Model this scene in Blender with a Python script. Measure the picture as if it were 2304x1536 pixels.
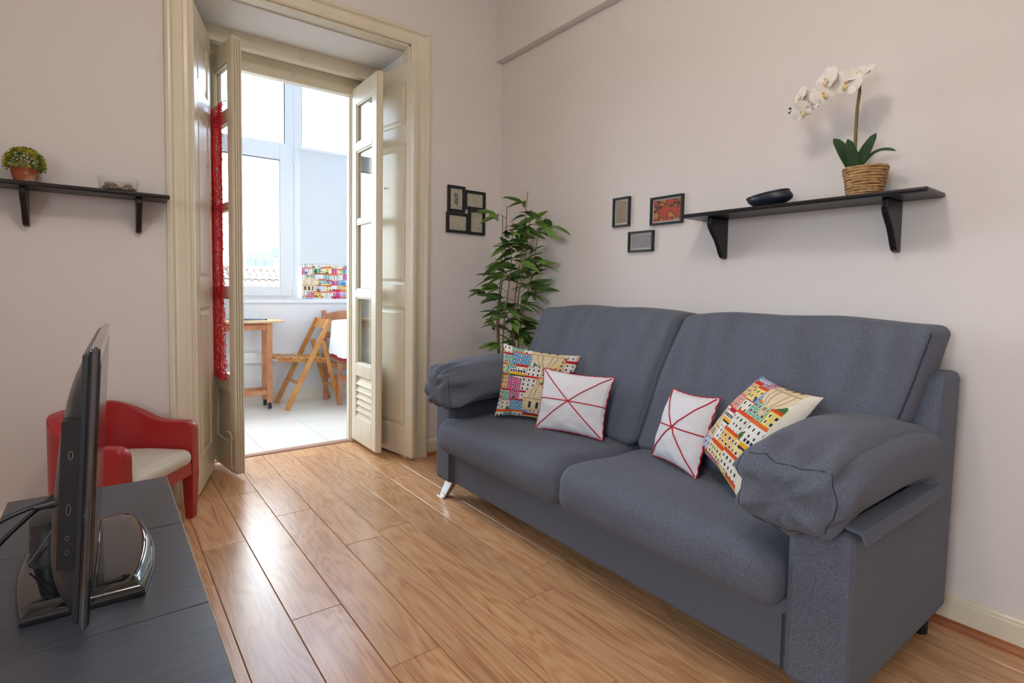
import bpy, bmesh, math, random
import numpy as np
from mathutils import Vector, Matrix, noise

for o in list(bpy.data.objects): bpy.data.objects.remove(o)
scene = bpy.context.scene
COL = scene.collection
rnd = random.Random(7)

# ------------------------------------------------------------------ camera
F, YAW, PIT, ROL, CY, CAMH = 1225.7, .6463, .0535, -.0173, 717.76, 1.10
fw = Vector((math.sin(YAW)*math.cos(PIT), math.cos(YAW)*math.cos(PIT), -math.sin(PIT)))
rt0 = Vector((math.cos(YAW), -math.sin(YAW), 0))
dn0 = fw.cross(rt0)
rt = rt0*math.cos(ROL)+dn0*math.sin(ROL)
dn = -rt0*math.sin(ROL)+dn0*math.cos(ROL)
cd = bpy.data.cameras.new('camera'); cam = bpy.data.objects.new('camera', cd); COL.objects.link(cam)
m = Matrix.Identity(4)
for i in range(3):
    m[i][0] = rt[i]; m[i][1] = -dn[i]; m[i][2] = -fw[i]
m[2][3] = CAMH
cam.matrix_world = m
cd.sensor_width = 36; cd.lens = F/2304*36; cd.shift_y = -(768-CY)/2304
cd.clip_start = .05; cd.clip_end = 500
scene.camera = cam

# ------------------------------------------------------------------ sky, added fill lamp, exposure
SKY_STRENGTH = 11.0
FILL_LAMP_WATTS = 23
EXPOSURE = 0.62
w = bpy.data.worlds.new('sky'); scene.world = w; w.use_nodes = True
nt = w.node_tree; bg = nt.nodes['Background']
bg.inputs['Color'].default_value = (.86, .93, 1.0, 1); bg.inputs['Strength'].default_value = SKY_STRENGTH
vs = scene.view_settings
vs.view_transform = 'Standard'; vs.look = 'None'; vs.exposure = EXPOSURE; vs.gamma = 1; vs.use_curve_mapping = False

def portal(loc, rot, sx, sy):
    l = bpy.data.lights.new('portal', 'AREA'); l.shape = 'RECTANGLE'; l.size = sx; l.size_y = sy; l.cycles.is_portal = True
    o = bpy.data.objects.new('portal', l); COL.objects.link(o); o.location = loc; o.rotation_euler = rot
portal((1.2, 5.62, 2.08), (-math.pi/2, 0, 0), 3.6, 2.24)
portal((-1.87, -.05, 1.6), (0, -math.pi/2, 0), 1.3, 1.1)

# ------------------------------------------------------------------ helpers
def L(r, g, b):
    f = lambda c: (c/255/12.92) if c/255 <= .04045 else ((c/255+.055)/1.055)**2.4
    return (f(r), f(g), f(b))

def mat(name, col, rough=.5, col2=None, vscale=8, stretch=(1, 1, 1), vlo=.35, vhi=.65, bump=0, bscale=60, bstretch=(1, 1, 1),
        metal=0, spec=.5, coat=0, attr=None, detail=4, sheen=0, rnd_off=False, trans=0):
    mt = bpy.data.materials.new(name); mt.use_nodes = True
    n = mt.node_tree.nodes; lk = mt.node_tree.links; p = n['Principled BSDF']
    p.inputs['Base Color'].default_value = (*col, 1); p.inputs['Roughness'].default_value = rough
    p.inputs['Metallic'].default_value = metal; p.inputs['Specular IOR Level'].default_value = spec
    p.inputs['Coat Weight'].default_value = coat; p.inputs['Sheen Weight'].default_value = sheen
    p.inputs['Transmission Weight'].default_value = trans
    tc = n.new('ShaderNodeTexCoord'); src = tc.outputs['Object']
    if rnd_off:
        oi = n.new('ShaderNodeObjectInfo'); va = n.new('ShaderNodeVectorMath'); va.operation = 'MULTIPLY_ADD'
        cb = n.new('ShaderNodeCombineXYZ')
        for k in range(3): lk.new(oi.outputs['Random'], cb.inputs[k])
        lk.new(cb.outputs[0], va.inputs[0]); va.inputs[1].default_value = (31, 17, 23); lk.new(src, va.inputs[2]); src = va.outputs[0]
    if col2:
        mp = n.new('ShaderNodeMapping'); mp.inputs['Scale'].default_value = stretch; lk.new(src, mp.inputs[0])
        nz = n.new('ShaderNodeTexNoise'); nz.inputs['Scale'].default_value = vscale; nz.inputs['Detail'].default_value = detail
        lk.new(mp.outputs[0], nz.inputs['Vector'])
        cr = n.new('ShaderNodeValToRGB'); e = cr.color_ramp.elements
        e[0].position = vlo; e[0].color = (*col, 1); e[1].position = vhi; e[1].color = (*col2, 1)
        lk.new(nz.outputs['Fac'], cr.inputs[0]); lk.new(cr.outputs[0], p.inputs['Base Color'])
    if attr:
        at = n.new('ShaderNodeAttribute'); at.attribute_name = attr; lk.new(at.outputs['Color'], p.inputs['Base Color'])
    if bump:
        mp2 = n.new('ShaderNodeMapping'); mp2.inputs['Scale'].default_value = bstretch; lk.new(src, mp2.inputs[0])
        nb = n.new('ShaderNodeTexNoise'); nb.inputs['Scale'].default_value = bscale; nb.inputs['Detail'].default_value = 3
        lk.new(mp2.outputs[0], nb.inputs['Vector'])
        bp = n.new('ShaderNodeBump'); bp.inputs['Strength'].default_value = bump; bp.inputs['Distance'].default_value = .01
        lk.new(nb.outputs['Fac'], bp.inputs['Height']); lk.new(bp.outputs[0], p.inputs['Normal'])
    return mt

def glass_mat(name, tint=(1, 1, 1), ior=1.45):
    mt = bpy.data.materials.new(name); mt.use_nodes = True
    n = mt.node_tree.nodes; lk = mt.node_tree.links; n.remove(n['Principled BSDF'])
    tr = n.new('ShaderNodeBsdfTransparent'); tr.inputs[0].default_value = (*tint, 1)
    gl = n.new('ShaderNodeBsdfGlossy'); gl.inputs['Roughness'].default_value = .01
    fr = n.new('ShaderNodeFresnel'); ge = n.new('ShaderNodeNewGeometry'); mr = n.new('ShaderNodeMapRange')   # same reflection from either face
    mr.inputs[3].default_value = ior; mr.inputs[4].default_value = 1/ior; lk.new(ge.outputs['Backfacing'], mr.inputs[0]); lk.new(mr.outputs[0], fr.inputs[0])
    mx = n.new('ShaderNodeMixShader'); lk.new(fr.outputs[0], mx.inputs[0]); lk.new(tr.outputs[0], mx.inputs[1]); lk.new(gl.outputs[0], mx.inputs[2])
    lk.new(mx.outputs[0], n['Material Output'].inputs[0])
    return mt

def wood_floor_mat():
    mt = bpy.data.materials.new('laminate planks'); mt.use_nodes = True
    n = mt.node_tree.nodes; lk = mt.node_tree.links; p = n['Principled BSDF']
    tc = n.new('ShaderNodeTexCoord'); oi = n.new('ShaderNodeObjectInfo')
    cb = n.new('ShaderNodeCombineXYZ'); ml = n.new('ShaderNodeMath'); ml.operation = 'MULTIPLY'; ml.inputs[1].default_value = 43
    lk.new(oi.outputs['Random'], ml.inputs[0])
    for k in range(3): lk.new(ml.outputs[0], cb.inputs[k])
    ad = n.new('ShaderNodeVectorMath'); ad.operation = 'ADD'; lk.new(tc.outputs['Object'], ad.inputs[0]); lk.new(cb.outputs[0], ad.inputs[1])
    def noise_n(scale, stretch, detail=3, dist=0):
        mp = n.new('ShaderNodeMapping'); mp.inputs['Scale'].default_value = stretch; lk.new(ad.outputs[0], mp.inputs[0])
        z = n.new('ShaderNodeTexNoise'); z.inputs['Scale'].default_value = scale; z.inputs['Detail'].default_value = detail
        z.inputs['Distortion'].default_value = dist; lk.new(mp.outputs[0], z.inputs['Vector']); return z
    big = noise_n(1.5, (5.5, .9, 1), 2, .3)
    # cathedral rings: contour bands of a stretched noise
    mm = n.new('ShaderNodeMath'); mm.operation = 'MULTIPLY'; mm.inputs[1].default_value = 62; lk.new(big.outputs['Fac'], mm.inputs[0])
    sn = n.new('ShaderNodeMath'); sn.operation = 'SINE'; lk.new(mm.outputs[0], sn.inputs[0])
    mr = n.new('ShaderNodeMapRange'); mr.inputs[1].default_value = -1; mr.inputs[2].default_value = 1; lk.new(sn.outputs[0], mr.inputs[0])
    fine = noise_n(5, (40, .7, 1), 5)
    mix = n.new('ShaderNodeMath'); mix.operation = 'MULTIPLY_ADD'; lk.new(mr.outputs[0], mix.inputs[0]); mix.inputs[1].default_value = .20
    lk.new(fine.outputs['Fac'], mix.inputs[2])
    cr = n.new('ShaderNodeValToRGB'); e = cr.color_ramp.elements
    e[0].position = .32; e[0].color = (*L(176, 126, 90), 1); e[1].position = .86; e[1].color = (*L(224, 180, 138), 1)
    k = cr.color_ramp.elements.new(.56); k.color = (*L(210, 160, 116), 1)
    lk.new(mix.outputs[0], cr.inputs[0])
    hs = n.new('ShaderNodeHueSaturation'); mr2 = n.new('ShaderNodeMapRange'); mr2.inputs[3].default_value = .88; mr2.inputs[4].default_value = 1.1
    lk.new(oi.outputs['Random'], mr2.inputs[0]); lk.new(mr2.outputs[0], hs.inputs['Value']); lk.new(cr.outputs[0], hs.inputs['Color'])
    lk.new(hs.outputs[0], p.inputs['Base Color'])
    p.inputs['Roughness'].default_value = .25; p.inputs['Specular IOR Level'].default_value = .5
    rip = noise_n(14, (30, 1.2, 1), 3, .6)
    bp = n.new('ShaderNodeBump'); bp.inputs['Strength'].default_value = .06; bp.inputs['Distance'].default_value = .003
    lk.new(rip.outputs['Fac'], bp.inputs['Height']); lk.new(bp.outputs[0], p.inputs['Normal'])
    return mt

class MB:
    def __init__(s): s.v = []; s.f = []; s.c = None
    def add(s, vs, fs):
        o = len(s.v); s.v += [tuple(x) for x in vs]; s.f += [tuple(i+o for i in f) for f in fs]; return s
    def box(s, x0, x1, y0, y1, z0, z1):
        return s.add([(x0,y0,z0),(x1,y0,z0),(x1,y1,z0),(x0,y1,z0),(x0,y0,z1),(x1,y0,z1),(x1,y1,z1),(x0,y1,z1)],
                     [(0,3,2,1),(4,5,6,7),(0,1,5,4),(1,2,6,5),(2,3,7,6),(3,0,4,7)])
    def beam(s, p, q, a, b, up=(0, 0, 1)):
        """box from p to q, width a (side), height b (along up)"""
        p = Vector(p); q = Vector(q); d = (q-p).normalized(); u = Vector(up); sd = d.cross(u).normalized(); u = sd.cross(d).normalized()
        vs = []
        for e in (p, q):
            for i, j in ((-1,-1),(1,-1),(1,1),(-1,1)): vs.append(e+sd*a*.5*i+u*b*.5*j)
        return s.add(vs, [(0,3,2,1),(4,5,6,7),(0,1,5,4),(1,2,6,5),(2,3,7,6),(3,0,4,7)])
    def tube(s, pts, r, n=8, cap=True, closed=False):
        pts = [Vector(p) for p in pts]; N = len(pts); rr = r if hasattr(r, '__len__') else [r]*N
        vs = []; prev = None
        for i, p in enumerate(pts):
            a = pts[(i-1) % N] if closed else pts[max(i-1, 0)]; b = pts[(i+1) % N] if closed else pts[min(i+1, N-1)]
            t = (b-a).normalized() if (b-a).length > 1e-9 else Vector((0, 0, 1))
            if prev is None:
                x = t.cross(Vector((0, 0, 1)) if abs(t.z) < .9 else Vector((1, 0, 0))).normalized()
            else:
                x = (prev-t*prev.dot(t)); x = x.normalized() if x.length > 1e-6 else t.orthogonal().normalized()
            prev = x; y = t.cross(x)
            for k in range(n):
                th = 2*math.pi*k/n; vs.append(p+(x*math.cos(th)+y*math.sin(th))*rr[i])
        fs = []
        for i in range(N if closed else N-1):
            for k in range(n):
                a = i*n+k; b = i*n+(k+1) % n; c = ((i+1) % N)*n+(k+1) % n; d = ((i+1) % N)*n+k
                fs.append((a, b, c, d))
        if cap and not closed: fs += [tuple(range(n-1, -1, -1)), tuple((N-1)*n+k for k in range(n))]
        return s.add(vs, fs)
    def lathe(s, prof, c=(0, 0, 0), n=32, closed=False):
        vs = []; fs = []
        for r, z in prof:
            for k in range(n):
                th = 2*math.pi*k/n; vs.append((c[0]+r*math.cos(th), c[1]+r*math.sin(th), c[2]+z))
        M = len(prof)
        for i in range(M if closed else M-1):
            for k in range(n): fs.append((i*n+k, i*n+(k+1) % n, ((i+1) % M)*n+(k+1) % n, ((i+1) % M)*n+k))
        if not closed:
            if prof[0][0] > 1e-6: fs.append(tuple(range(n-1, -1, -1)))
            if prof[-1][0] > 1e-6: fs.append(tuple((M-1)*n+k for k in range(n)))
        return s.add(vs, fs)
    def prism(s, poly, fn, t0, t1):
        n = len(poly); vs = [fn(a, b, t0) for a, b in poly]+[fn(a, b, t1) for a, b in poly]
        return s.add(vs, [tuple(range(n-1, -1, -1)), tuple(range(n, 2*n))]+[(i, (i+1) % n, n+(i+1) % n, n+i) for i in range(n)])
    def grid(s, fn, nu, nv, flip=False):
        vs = [fn(i/(nu-1), j/(nv-1)) for j in range(nv) for i in range(nu)]
        fs = [(j*nu+i, j*nu+i+1, (j+1)*nu+i+1, (j+1)*nu+i) for j in range(nv-1) for i in range(nu-1)]
        if flip: fs = [f[::-1] for f in fs]
        return s.add(vs, fs)

def inv(root):
    return (Matrix.Translation(root.location) @ root.rotation_euler.to_matrix().to_4x4()).inverted()

def build(mb, name, mt, parent=None, world=True, smooth=None, bevel=0, weld=False, recalc=True, stuff=False, colors=None):
    """one mesh object. world=True: coordinates are world coordinates, re-expressed under the parent"""
    me = bpy.data.meshes.new(name)
    vs = mb.v
    if parent is not None and world:
        M = inv_chain(parent); vs = [tuple(M @ Vector(p)) for p in vs]
    me.from_pydata(vs, [], mb.f)
    if weld or recalc:
        bm = bmesh.new(); bm.from_mesh(me)
        if weld: bmesh.ops.remove_doubles(bm, verts=bm.verts, dist=1e-5)
        if recalc: bmesh.ops.recalc_face_normals(bm, faces=bm.faces)
        bm.to_mesh(me); bm.free()
    if colors is not None:
        ca = me.color_attributes.new('print', 'FLOAT_COLOR', 'POINT'); ca.data.foreach_set('color', np.asarray(colors, dtype=np.float32).ravel())
    if isinstance(mt, (list, tuple)):
        for q in mt: me.materials.append(q)
    else: me.materials.append(mt)
    if smooth is not None:
        me.shade_smooth()
        if smooth < 180: me.set_sharp_from_angle(angle=math.radians(smooth))
    o = bpy.data.objects.new(name, me); COL.objects.link(o)
    if parent is not None: o.parent = parent
    if bevel:
        b = o.modifiers.new('bevel', 'BEVEL'); b.width = bevel; b.segments = 2; b.limit_method = 'ANGLE'; b.angle_limit = math.radians(50)
    if stuff: o['kind'] = 'stuff'
    return o

def inv_chain(o):
    M = Matrix.Translation(o.location) @ o.rotation_euler.to_matrix().to_4x4(); p = o.parent
    while p is not None:
        M = (Matrix.Translation(p.location) @ p.rotation_euler.to_matrix().to_4x4()) @ M; p = p.parent
    return M.inverted()

def tag(o, label=None, cat=None, group=None, kind=None):
    if label: o['label'] = label
    if cat: o['category'] = cat
    if group: o['group'] = group
    if kind: o['kind'] = kind
    return o

def thing(name, label, cat, loc=(0, 0, 0), rz=0, group=None, kind=None):
    o = bpy.data.objects.new(name, None); COL.objects.link(o); o.location = loc; o.rotation_euler = (0, 0, rz); o.empty_display_size = .05
    return tag(o, label, cat, group, kind)

def copy_obj(src, parent, loc=None, rot=None, scale=None):
    c = src.copy(); COL.objects.link(c); c.parent = parent
    if loc is not None: c.location = loc
    if rot is not None: c.rotation_euler = rot
    if scale is not None: c.scale = scale
    return c

def B(x0, x1, y0, y1, z0, z1): return MB().box(x0, x1, y0, y1, z0, z1)
def lerp(a, b, t): return a+(b-a)*t
def sm(t): t = max(0, min(1, t)); return t*t*(3-2*t)
def nz(x, y, z): return noise.noise(Vector((x, y, z)))

def soft_box(h, r, n=(24, 24, 24), puff=(0, 0, 0), deform=None):
    """rounded, puffed box centred on the origin; h half sizes, n segments per axis; returns MB and an evaluator"""
    def ev(q):
        p = [q[i]*h[i] for i in range(3)]; c = [max(-(h[i]-r), min(h[i]-r, p[i])) for i in range(3)]
        d = Vector((p[i]-c[i] for i in range(3)))
        if d.length > 1e-9:
            mx = max(abs(x) for x in d); d = d.normalized()*min(r, mx if mx < r else r)
        o = Vector(c)+d
        for i in range(3):
            a, b = (i+1) % 3, (i+2) % 3
            o[i] += puff[i]*max(0, 1-q[a]**2)**.7*max(0, 1-q[b]**2)**.7*(q[i] if abs(q[i]) < 1 else math.copysign(1, q[i]))
        return Vector(deform(o, q)) if deform else o
    mb = MB()
    for ax in range(3):
        a, b = (ax+1) % 3, (ax+2) % 3
        for sg in (-1, 1):
            def fn(u, v, ax=ax, a=a, b=b, sg=sg):
                q = [0, 0, 0]; q[ax] = sg
                e = lambda t: math.sin((t-.5)*math.pi*.94)/math.sin(.47*math.pi)   # denser near the edges
                q[a] = e(u); q[b] = e(v); return ev(q)
            mb.grid(fn, n[a]+1, n[b]+1, flip=(sg < 0))
    return mb, ev

# ------------------------------------------------------------------ materials
M = {}
M['wall'] = mat('warm white wall paint', L(229, 223, 221), .75, bump=.03, bscale=14)
M['ceil'] = mat('white ceiling paint', (.8, .79, .77), .8)
M['bal_wall'] = mat('white balcony paint', (.78, .79, .81), .7, bump=.02, bscale=20)
M['plaster'] = mat('white plaster reveal', (.90, .89, .88), .7)
M['cream'] = mat('cream gloss paint', L(233, 225, 204), .32, col2=L(228, 218, 194), vscale=3, stretch=(3, 3, .4), bump=.03, bscale=25, bstretch=(4, 4, .3))
M['cream_tile'] = mat('pale skirting', L(226, 220, 208), .4)
M['floor'] = wood_floor_mat()
M['quarter'] = mat('laminate quarter round', L(150, 84, 44), .4, col2=L(172, 104, 58), vscale=5, stretch=(4, 1, 4))
M['subfloor'] = mat('dark joint', (.03, .018, .01), .9)
M['tile'] = mat('ivory floor tile', L(238, 235, 227), .2, col2=L(232, 228, 219), vscale=2)
M['grout'] = mat('grout', L(178, 174, 165), .8)
M['thresh'] = mat('pale wooden threshold', L(186, 150, 128), .4)
M['alu'] = mat('white window frame', (.70, .72, .74), .4)
M['gasket'] = mat('dark gasket', (.08, .085, .09), .6)
M['glass'] = glass_mat('window glass', (.97, .985, .98))
M['frost'] = glass_mat('bluish film glass', (.80, .87, .97), 1.3)
M['blind'] = mat('roller blind fabric', (.66, .675, .69), .85)
M['black'] = mat('black lacquer', (.008, .008, .010), .34, bump=.02, bscale=30, bstretch=(1, 6, 1))
M['frame_black'] = mat('black frame', (.008, .008, .011), .4)
M['sofa'] = mat('charcoal woven fabric', L(80, 84, 96), .95, col2=L(116, 121, 135), vscale=520, stretch=(1, .45, 1), vlo=.3, vhi=.72, bump=.12, bscale=420, spec=.15, detail=3, sheen=.08)
M['seam'] = mat('charcoal seam', L(52, 53, 60), .9)
M['chrome'] = mat('chrome', (.85, .85, .87), .08, metal=1)
M['plastic_black'] = mat('matt black plastic', (.012, .012, .014), .45)
M['white_cloth'] = mat('white cotton', L(226, 225, 232), .9, bump=.03, bscale=90, spec=.2)
M['red_cord'] = mat('red piping', L(190, 22, 48), .7)
M['print'] = mat('printed cotton', (1, 1, 1), .9, attr='print', spec=.2)
M['paper'] = mat('framed print', (1, 1, 1), .35, attr='print')
M['bench'] = mat('black-brown wood foil', L(62, 64, 72), .38, col2=L(76, 77, 86), vscale=9, stretch=(1, 16, 4), vlo=.3, vhi=.7, bump=.08, bscale=14, bstretch=(1, 22, 1))
M['bench_edge'] = mat('worn pale edge', L(196, 172, 140), .6)
M['gloss_black'] = mat('piano black plastic', (.010, .010, .012), .06, coat=.3)
M['screen'] = mat('dark screen', (.006, .007, .010), .12)
M['tv_plastic'] = mat('dark grey tv plastic', (.016, .016, .02), .3)
M['bezel_side'] = mat('smoked bezel edge', (.12, .11, .115), .08, metal=.6)
M['metal'] = mat('port metal', (.45, .45, .46), .3, metal=1)
M['red'] = mat('red painted wood', L(172, 44, 46), .36, bump=.02, bscale=30)
M['seat_white'] = mat('off white seat cloth', L(222, 216, 206), .8, bump=.06, bscale=40)
M['pine'] = mat('honey pine', L(198, 142, 76), .4, col2=L(176, 114, 54), vscale=6, stretch=(1.2, 6, 1.2), bump=.02, bscale=30)
M['pine_red'] = mat('reddish pine', L(196, 138, 96), .4, col2=L(176, 112, 74), vscale=6, stretch=(2, 5, 2))
M['pine_pale'] = mat('pale pine top', L(222, 188, 146), .45, col2=L(206, 166, 120), vscale=5, stretch=(1, 6, 1))
M['net'] = mat('red crochet yarn', L(248, 40, 62), .7)
M['leaf_dark'] = mat('dark bamboo leaf', L(56, 86, 46), .5, col2=L(74, 106, 54), vscale=4, rnd_off=True)
M['leaf_mid'] = mat('bamboo leaf', L(84, 120, 58), .5, col2=L(106, 142, 66), vscale=4, rnd_off=True)
M['leaf_light'] = mat('light bamboo leaf', L(108, 146, 60), .5, col2=L(128, 160, 72), vscale=4, rnd_off=True)
M['cane'] = mat('bamboo cane', L(142, 112, 70), .6, col2=L(104, 92, 52), vscale=20, stretch=(1, 1, .3))
M['pot_dark'] = mat('dark plastic pot', (.02, .02, .02), .5)
M['soil'] = mat('potting soil', (.03, .02, .012), .95, bump=.5, bscale=120)
M['orchid_leaf'] = mat('orchid leaf', L(40, 70, 40), .35, col2=L(58, 92, 54), vscale=9)
M['orchid_stem'] = mat('orchid stem', L(108, 98, 44), .5, col2=L(128, 116, 60), vscale=30)
M['petal'] = mat('white petal', L(246, 240, 234), .6, bump=.05, bscale=60)
M['lip'] = mat('yellow lip', L(232, 190, 96), .6, col2=L(244, 226, 180), vscale=40)
M['bud'] = mat('dark bud', L(62, 66, 34), .5)
M['rope'] = mat('sea grass rope', L(172, 128, 82), .8, col2=L(206, 168, 118), vscale=40, stretch=(1, 1, 3), bump=.6, bscale=130, bstretch=(1, 1, 2.5))
M['terracotta'] = mat('weathered terracotta', L(176, 96, 64), .85, col2=L(208, 186, 158), vscale=22, vlo=.52, vhi=.72)
M['bush'] = mat('yellow green foliage', L(72, 104, 26), .6, col2=L(196, 186, 52), vscale=26, vlo=.42, vhi=.62)
M['gravel'] = mat('grey gravel', L(132, 116, 96), .8, col2=L(190, 176, 152), vscale=60)
M['stone'] = mat('tan stone', L(150, 120, 88), .7, col2=L(176, 150, 118), vscale=25)
M['dish'] = mat('dark slate dish', L(34, 38, 50), .38, col2=L(44, 50, 64), vscale=30)
M['pale'] = mat('pale lining', L(206, 206, 208), .5)
M['roof_tile'] = mat('faded clay tile', (.105, .070, .064), .8, col2=(.13, .095, .088), vscale=3, rnd_off=True)
M['house'] = mat('pale render', (.17, .17, .17), .8)
M['house_b'] = mat('pale blue render', (.09, .105, .12), .8)
M['house_win'] = mat('far window', (.06, .07, .08), .5)
M['ground'] = mat('hazy ground', (.15, .145, .14), .9, col2=(.12, .13, .11), vscale=.05)
M['lamp_glass'] = mat('opal lamp glass', (.9, .88, .84), .4)
M['folder'] = mat('dark blue folder', L(52, 62, 92), .5)
M['red_cloth'] = mat('dark red cloth', L(156, 28, 44), .8)
M['lace'] = mat('white lace cloth', (.8, .81, .83), .85, bump=.25, bscale=160)
M['wire'] = mat('black cable', (.008, .008, .009), .5)
M['tie'] = mat('grey cable tie', (.10, .10, .105), .5)
M['brass'] = mat('cream painted bolt', L(224, 208, 172), .35)

# ================================================================== THE SETTING
XR, YB, XL, YF, ZC = 2.267, 3.163, -1.7, -1.5, 3.2
OX0, OX1, OZ, YO = .365, 1.562, 2.605, 3.80        # door opening and outer face of the thick wall
YW = 5.45                                           # window wall of the balcony
def struct(name, mb, mt, label=None, **k):
    return tag(build(mb, name, mt, **k), label, kind='structure')

fl = struct('floor', B(XL, XR, YF, YB, -.06, -.0125).box(OX0, OX1, YB, 3.775, -.06, -.0125), M['subfloor'], 'honey laminate floor of long planks')
# planks: each a chamfered board, rows run towards the door wall
PW, PL = .1668, 1.285
def plank_mesh(w, l):
    g = .0007; c = .0016; h = .0125; mb = MB()
    o = [(g, g), (w-g, g), (w-g, l-g), (g, l-g)]; i = [(g+c, g+c), (w-g-c, g+c), (w-g-c, l-g-c), (g+c, l-g-c)]
    vs = [(a, b, -h) for a, b in o]+[(a, b, -c) for a, b in o]+[(a, b, 0) for a, b in i]
    fs = [(0, 3, 2, 1), (8, 9, 10, 11)]
    for k in range(4):
        n = (k+1) % 4; fs += [(k, n, 4+n, 4+k), (4+k, 4+n, 8+n, 8+k)]
    return mb.add(vs, fs)
cache = {}
offs = {0: 2.516, 1: 1.815, 2: 1.419, 3: 2.23, 4: 1.0, 5: 2.75, 6: 1.62, 7: 2.4, 8: .75, 9: 2.0, 10: 1.2, 11: 2.6}
for r in range(-12, 12):
    x0 = .3135+r*PW; x1 = x0+PW; a, b = max(x0, XL), min(x1, XR)
    if b-a < .01: continue
    yend = 3.775 if (a > OX0-.1 and b < OX1+.1) else YB
    y = offs.get(r, .4+(r*.77) % PL)
    while y > YF: y -= PL
    while y < yend-.005:
        c, d = max(y, YF), min(y+PL, yend)
        if d-c > .01:
            key = (round(b-a, 4), round(d-c, 4))
            if key not in cache:
                o = build(plank_mesh(*key), 'plank', M['floor'], fl, world=False); cache[key] = o
                o.location = (a, c, 0)
            else: copy_obj(cache[key], fl, (a, c, 0))
        y += PL

struct('wall_back', B(XL, OX0, YB, YO, 0, ZC).box(OX1, 3.1, YB, YO, 0, ZC).box(OX0, OX1, YB, YO, OZ, ZC), M['wall'], 'off white wall around the balcony doorway')
struct('wall_right', B(XR, XR+.15, YF, YB, 0, ZC), M['wall'], 'off white wall behind the sofa')
WY0, WY1, WZ0, WZ1 = -.6, .5, .95, 2.25           # added window, out of view beside the camera, to brighten the room
struct('wall_left', B(XL-.15, XL, YF, WY0, 0, ZC).box(XL-.15, XL, WY1, YB, 0, ZC).box(XL-.15, XL, WY0, WY1, 0, WZ0).box(XL-.15, XL, WY0, WY1, WZ1, ZC), M['wall'])
w5 = thing('fill_window', 'unseen white sash window added opposite the sofa for fill light', 'window', (XL-.08, 0, WZ0), kind='structure')
build(B(XL-.12, XL-.06, WY0, WY0+.06, WZ0, WZ1).box(XL-.12, XL-.06, WY1-.06, WY1, WZ0, WZ1).box(XL-.12, XL-.06, WY0+.06, WY1-.06, WZ0, WZ0+.06).box(XL-.12, XL-.06, WY0+.06, WY1-.06, WZ1-.06, WZ1).box(XL-.12, XL-.06, -.03, .03, WZ0+.06, WZ1-.06), 'window_frame', M['cream'], w5, bevel=.004)
for a, b in ((WY0+.06, -.03), (.03, WY1-.06)): build(B(XL-.094, XL-.09, a, b, WZ0+.06, WZ1-.06), 'pane', M['glass'], w5)
build(B(XL-.06, XL+.04, WY0, WY1, WZ0-.03, WZ0), 'window_sill', M['cream'], w5, bevel=.004)
struct('wall_front', B(XL-.15, XR+.15, YF-.15, YF, 0, ZC), M['wall'])
struct('ceiling', B(XL-.15, XR+.15, YF-.15, YB, ZC, ZC+.1), M['ceil'])
struct('trim_1', B(2.213, XR, YF, YB, 2.672, ZC), M['wall'], 'boxed cornice along the top of the sofa wall', bevel=.004)

# skirtings with quarter rounds
def skirting(name, p, q, inward, label):
    p = Vector((*p, 0)); q = Vector((*q, 0)); n = Vector((*inward, 0))
    prof = [(0, 0), (.014, 0), (.014, .086), (.011, .09), (.011, .098), (.006, .104), (0, .107)]
    o = struct(name, MB().prism(prof, lambda a, b, t: p.lerp(q, t)+n*a+Vector((0, 0, b)), 0, 1), M['cream'], label)
    qr = [(.014, 0), (.034, 0), (.033, .008), (.027, .018), (.014, .024)]
    build(MB().prism(qr, lambda a, b, t: p.lerp(q, t)+n*a+Vector((0, 0, b)), 0, 1), 'quarter_round', M['quarter'], o)
    return o
skirting('baseboard_right', (XR, YF), (XR, YB), (-1, 0), 'cream skirting below the sofa wall')
skirting('baseboard_back', (1.69, YB), (XR-.034, YB), (0, -1), 'cream skirting between doorway and corner')
skirting('baseboard_back', (XL, YB), (.262, YB), (0, -1), 'cream skirting behind the red armchair')

# door casing (moulded architrave)
t2 = thing('trim_2', 'cream moulded casing around the balcony doorway', 'door casing', (0, YB, 0), kind='structure')
def casing_prof(w):   # (across from outer edge, projection)
    return [(0, 0), (0, .026), (.012, .034), (.022, .034), (.03, .024), (.034, .02), (.042, .022), (w-.03, .018), (w-.024, .024), (w-.008, .024), (w, .018), (w, 0)]
wj = OX0-.262
build(MB().prism(casing_prof(wj), lambda a, b, t: (.262+a, YB-b, t), 0, 2.7), 'casing_jamb', M['cream'], t2)
wr = 1.69-OX1
build(MB().prism(casing_prof(wr), lambda a, b, t: (1.69-a, YB-b, t), 0, 2.7), 'casing_jamb', M['cream'], t2)
wt = 2.7-OZ
mb = MB(); pr = casing_prof(wt)
vs = [(.262+a*wj/wt, YB-b, 2.7-a) for a, b in pr]+[(1.69-a*wr/wt, YB-b, 2.7-a) for a, b in pr]; n = len(pr)
mb.add([(x, y-.0004, z+.0006) for x, y, z in vs], [tuple(range(n)), tuple(range(2*n-1, n-1, -1))]+[(i, (i+1) % n, n+(i+1) % n, n+i) for i in range(n)])
build(mb, 'casing_head', M['cream'], t2)
build(B(OX0, OX0+.012, YB, YB+.085, 0, OZ).box(OX1-.012, OX1, YB, YB+.085, 0, OZ).box(OX0, OX1, YB, YB+.085, OZ-.012, OZ), 'lining', M['cream'], t2, bevel=.002)
build(B(OX0, OX0+.004, YB+.085, 3.6, 0, OZ-.015).box(OX1-.004, OX1, YB+.085, 3.6, 0, OZ-.015).box(OX0, OX1, YB+.085, 3.6, OZ-.02, OZ-.012), 'reveal_plaster', M['plaster'], t2)

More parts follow.
